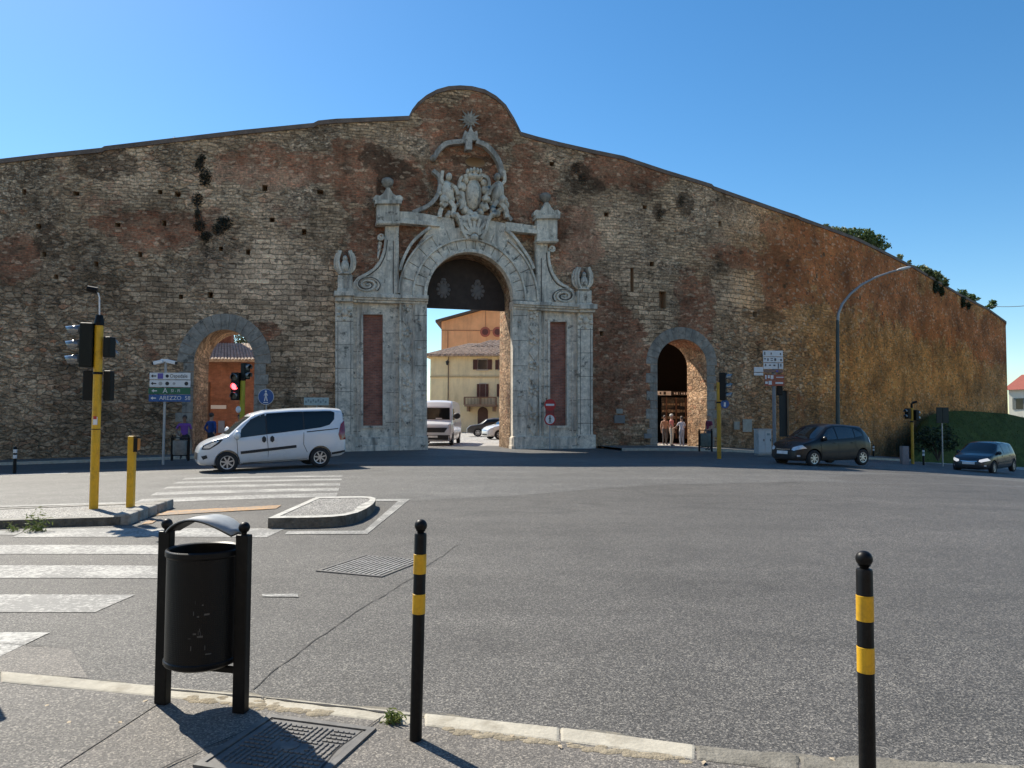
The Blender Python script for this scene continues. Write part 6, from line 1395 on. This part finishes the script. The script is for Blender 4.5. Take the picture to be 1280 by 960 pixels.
# pale house at the far right edge
Y = 116.0; O = Vector((sx(1261, Y), Y, 0)); rz = R(-62); t = thing('white_house', O, rz, 'sunlit cream house with a red roof beyond the right end of the wall', 'house')
zt = at(1270, 487.5, Y).z; Wd = 16
m = MB(); m.box((Wd / 2, 5, zt / 2 - 3), (Wd, 10, zt + 6)); m.build('wall', plaster('cream_plaster', (.72, .68, .56), (.5, .45, .36), .08), t)
m = MB(); m.prism([(-.6, -.7, zt), (-.6, 10.7, zt), (-.6, 5, zt + 2.6)], (Wd + 1.2, 0, 0)); o = m.build('roof', M('red_tile', (.28, .075, .05), .85, var=.3), t); m = MB(); m.box((3, 3, zt + 2.2), (.8, .8, 2)); m.build('chimney', Mtile, o)
for zi in (zt - 2.2, zt - 5.4, zt - 8.6):
    for xi in (1.6, 4.4, 7.2, 10.0, 12.8):
        m = MB(); m.box((xi, -.03, zi), (1.0, .08, 1.7)); o = m.build('window', Mwg, t)
        for e in (-1, 1): m = MB(); m.box((xi + e * .78, -.06, zi), (.52, .06, 1.75)); m.build('shutter', M('grey_shutter', (.16, .17, .15), .7), o)
# ------------------------------------------------------------------ vegetation
Mlf = leafmat('leaf_green', (.04, .08, .02), (.14, .19, .06)); Mlp = leafmat('leaf_pale', (.07, .10, .03), (.19, .21, .085)); Mlk = leafmat('leaf_dark', (.018, .03, .012), (.045, .065, .025)); Mivy = leafmat('leaf_ivy', (.028, .026, .014), (.06, .052, .03)); Mbark = M('bark', (.10, .075, .055), .95, var=.4)
def wallplant(name, clumps, mat, label, cat, n, size, t0=-.12, dep=.2, stem=True):
    s0, z0 = wall_sz(*clumps[0][:2]); base = wpos(s0, z0, t0); i = segof(s0)
    th = thing(name, base, 0, label, cat)
    C = []
    for px, py, rx, ry in clumps:
        s, z = wall_sz(px, py); sc = (wpos(s, z, 0) - EYEV).y / FPX; C.append((wpos(s, z, t0) - base, rx * sc, ry * sc))
    def smp():
        c, a, b = random.choices(C, [q[1] * q[2] for q in C])[0]
        while True:
            v = Vector((random.uniform(-1, 1), random.uniform(-1, 1), random.uniform(-1, 1)))
            if v.length < 1: break
        v *= .55 + .45 * random.random() ** .4
        return c + SD[i] * v.x * a + SN[i] * v.y * dep + Vector((0, 0, v.z * b))
    leaves(n, smp, size, mat, 'foliage', th)
    if stem:
        m = MB()
        for c, a, b in C: m.tube([(0, 0, -.3), c * .5 + Vector((random.uniform(-.1, .1), 0, 0)), c], [.03, .02, .008], 5)
        m.build('stem', Mbark, th)
    return th
wallplant('hanging_plant', [(250, 206, 7, 10), (257, 222, 9, 14), (253, 198, 5, 6)], Mivy, 'uppermost dark trailing plant rooted in the masonry left of the portal', 'wall plant', 800, .10, -.05, .10)
wallplant('hanging_plant', [(247, 250, 7, 11), (247, 268, 5, 8), (250, 282, 9, 9), (257, 296, 9, 8)], Mivy, 'long dark trailing plant hanging below the uppermost one on the left wall', 'wall plant', 1000, .10, -.05, .10)
wallplant('hanging_plant', [(273, 287, 9, 8), (283, 280, 10, 10), (277, 276, 7, 6)], Mivy, 'roundish dark plant just right of the long trailing plant on the left wall', 'wall plant', 700, .10, -.05, .10)
wallplant('hanging_plant', [(720, 210, 6, 9), (728, 224, 8, 8)], Mivy, 'thin dark plant rooted high on the wall right of the crest', 'wall plant', 260, .09, -.03, .08)
wallplant('hanging_plant', [(852, 252, 6, 8), (824, 268, 5, 9)], Mivy, 'small dark plant high on the wall above the right arch', 'wall plant', 220, .09, -.03, .08)
wallplant('wall_shrub', [(1092, 295, 17, 12), (1105, 300, 12, 11), (1076, 289, 14, 7), (1113, 307, 6, 7)], Mlf, 'largest green shrub growing on top of the right hand wall', 'shrub', 2000, .25, .7, .9)
wallplant('wall_shrub', [(1052, 287, 13, 6), (1064, 289, 10, 8), (1040, 282, 7, 4)], Mlp, 'low pale shrub on the wall top left of the largest shrub', 'shrub', 900, .22, .6, .6)
wallplant('wall_shrub', [(1160, 340, 8, 7), (1170, 346, 12, 9), (1179, 353, 8, 8), (1152, 334, 5, 4)], Mlp, 'pale spiky shrub on the wall top right of the lamp head', 'shrub', 1100, .36, .2, .7)
wallplant('hanging_plant', [(1168, 359, 8, 10), (1175, 364, 6, 7)], Mlk, 'dark plant hanging down the wall below the pale spiky shrub', 'wall plant', 420, .28, -.1, .25)
wallplant('wall_shrub', [(1205, 366, 4, 6), (1214, 371, 8, 5), (1220, 374, 5, 4)], Mlf, 'small green shrub on the wall top between the spiky shrub and the corner', 'shrub', 500, .32, .2, .6)
wallplant('hanging_plant', [(1202, 378, 5, 9), (1209, 382, 4, 6)], Mlk, 'dark plant hanging below the small green shrub near the wall corner', 'wall plant', 220, .3, -.1, .25)
wallplant('wall_shrub', [(1241, 380, 5, 5), (1237, 384, 4, 4)], Mlf, 'tiny sprig on the wall top nearest the right hand corner', 'shrub', 220, .34, .0, .5)
wallplant('wall_tuft', [(215, 172, 3, 4)], Mlp, 'tiny tuft on the wall top above the left trailing plants', 'wall plant', 60, .12, .3, .2, False); wallplant('wall_tuft', [(1140, 329, 3, 5), (1128, 321, 4, 4)], Mlp, 'thin grass tuft on the wall top above the lamp head', 'wall plant', 90, .3, .2, .3, False)
# grass bank at the foot of the right wall
mb = MB(); N = 26; rows = []
for k in range(N + 1):
    u = k / N; px = lerp(1139, 1420, u)
    f = gp(px, interp([(1139, 577), (1180, 579), (1280, 584), (1420, 590)], px)); s_ = px
    Yt = min(interp([(1139, 56), (1180, 61), (1258, 73), (1300, 84), (1420, 92)], px), 92); tp_ = at(px, interp([(1139, 548), (1150, 528), (1165, 517), (1200, 513), (1258, 517), (1280, 522), (1420, 530)], px), Yt)
    row = []
    for j in range(9):
        v = j / 8; p = f.lerp(tp_, v); p.z = lerp(f.z, tp_.z, v ** .8) + .12 * math.sin(px * .2 + j * 2.1) * (0 < j < 8); row.append(p)
    rows.append(row)
for a, b_ in zip(rows, rows[1:]):
    for j in range(8): mb.quad(a[j], b_[j], b_[j + 1], a[j + 1])
Mgr = M('bank_grass_ground', (.062, .078, .02), .95, spec=.1, var=.45, vs=.8, bump=.03)
tag(mb.build('grass_bank', Mgr, smooth=80, fixn=False), kind='structure')
def bs():
    i, j = random.randrange(N), random.randrange(8); u, v = random.random(), random.random()
    p = rows[i][j].lerp(rows[i + 1][j], u).lerp(rows[i][j + 1].lerp(rows[i + 1][j + 1], u), v); return p + Vector((0, 0, random.uniform(0, .16)))
tag(leaves(9000, bs, .15, leafmat('bank_grass', (.05, .065, .012), (.11, .125, .03)), 'grass', droop=-1.2, asp=.22), kind='stuff')
def shrub(px, py, Y, r, label, mat, n, size):
    p = at(px, py, Y); b = Vector((p.x, Y, p.z - r * .6)); t = thing('shrub', b, 0, label, 'shrub'); sub = [Vector((random.uniform(-.6, .6), random.uniform(-.5, .5), random.uniform(.2, 1.0))) * r for _ in range(7)]
    def smp():
        c = random.choice(sub); v = Vector((random.gauss(0, 1), random.gauss(0, 1), random.gauss(0, 1))).normalized() * r * .5 * random.uniform(.5, 1.05); return c + v
    leaves(n, smp, size, mat, 'foliage', t); m = MB()
    for c in sub: m.tube([(0, 0, -.6), c * .5, c], [.05, .03, .01], 5)
    m.build('stem', Mbark, t)
shrub(1172, 548, 42, 1.1, 'dark bush on the grass bank behind the lit hatchback', Mlk, 1200, .2)
# back of a road sign on the bank
Y = 40; p = at(1178, 519, Y); t = thing('road_sign', (p.x, Y, zg(p.x, Y) + .2), 0, 'dark twin backed road sign seen from behind on the grass bank', 'road sign'); z = p.z - zg(p.x, Y) - .2
for e in (-1, 1): m = MB(); m.box((e * .17, 0, z), (.32, .04, .85)); m.build('sign_back', M('sign_back_green', (.012, .02, .016), .6), t)
m = MB(); m.cyl((0, .06, -.5), (0, .06, z + .4), .035, n=10); m.build('post', Mgal, t)
# dark evergreen behind the brick house
O = Vector((sx(306, 56), 56, 0)); t = thing('evergreen_tree', O, 0, 'dark evergreen tree behind the roof seen through the left arch', 'tree')
m = MB(); m.tube([(0, 0, 0), (.1, 0, 3), (0, .1, 6)], [.22, .17, .08], 8)
for q in range(6): m.tube([(0, 0, 3.5 + q * .5), (1.3 * math.cos(q * 2), 1.3 * math.sin(q * 2), 5 + q * .5)], [.06, .02], 5)
m.build('trunk', Mbark, t)
cl = [Vector((random.gauss(0, .75), random.gauss(0, .8), random.uniform(4.6, 8.6))) for _ in range(26)]
def smp(): c = random.choice(cl); return c + Vector((random.gauss(0, .33), random.gauss(0, .33), random.gauss(0, .3)))
leaves(5200, smp, .2, Mlk, 'crown', t)
# overhead cable at the corner
m = MB(); a = at(1238, 383, 70); b_ = at(1330, 374, 60); m.tube([a.lerp(b_, q / 10) - Vector((0, 0, .25 * math.sin(PI * q / 10))) for q in range(11)], .025, 6); tag(m.build('overhead_cable', Msk), 'thin dark cable running from the wall corner off to the right', 'cable')

# ------------------------------------------------------------------ unseen houses added behind the camera to bounce light onto the wall
for X0, w_, h_, dy, cl, lb in ((-46, 26, 11.5, -17, (.72, .60, .40), 'unseen long cream house added behind the camera at left to bounce light'), (-19, 22, 13.5, -16, (.74, .66, .52), 'unseen tall pale house added straight behind the camera to bounce light'), (4, 27, 12, -17.5, (.70, .52, .32), 'unseen ochre house added behind the camera at right to bounce light'), (32, 30, 12.5, -15, (.72, .64, .50), 'unseen pale house added at the far right behind the camera to bounce light')):
    z0 = zg(X0 + w_ / 2, dy); t = thing('house', (X0, dy, z0), 0, lb, 'house')
    m = MB(); m.box((w_ / 2, -5, h_ / 2 - 1), (w_, 10, h_ + 2)); m.build('wall', plaster('plaster_%d' % int(cl[2] * 100), cl, tuple(c * .6 for c in cl), .08), t)
    m = MB(); m.prism([(-.5, .7, h_), (-.5, -10.7, h_), (-.5, -5, h_ + 2.4)], (w_ + 1, 0, 0)); m.build('roof', Mtile, t)
    for zi in (1.6, 5.0, 8.4):
        for q in range(int(w_ / 3.6)):
            m = MB(); x = 2 + q * 3.6; m.box((x, .02, zi), (1.1, .1, 1.8)); o = m.build('window', Mwg, t)
            for e in (-1, 1): m = MB(); m.box((x + e * .84, .06, zi), (.55, .06, 1.85)); m.build('shutter', Mshut, o)
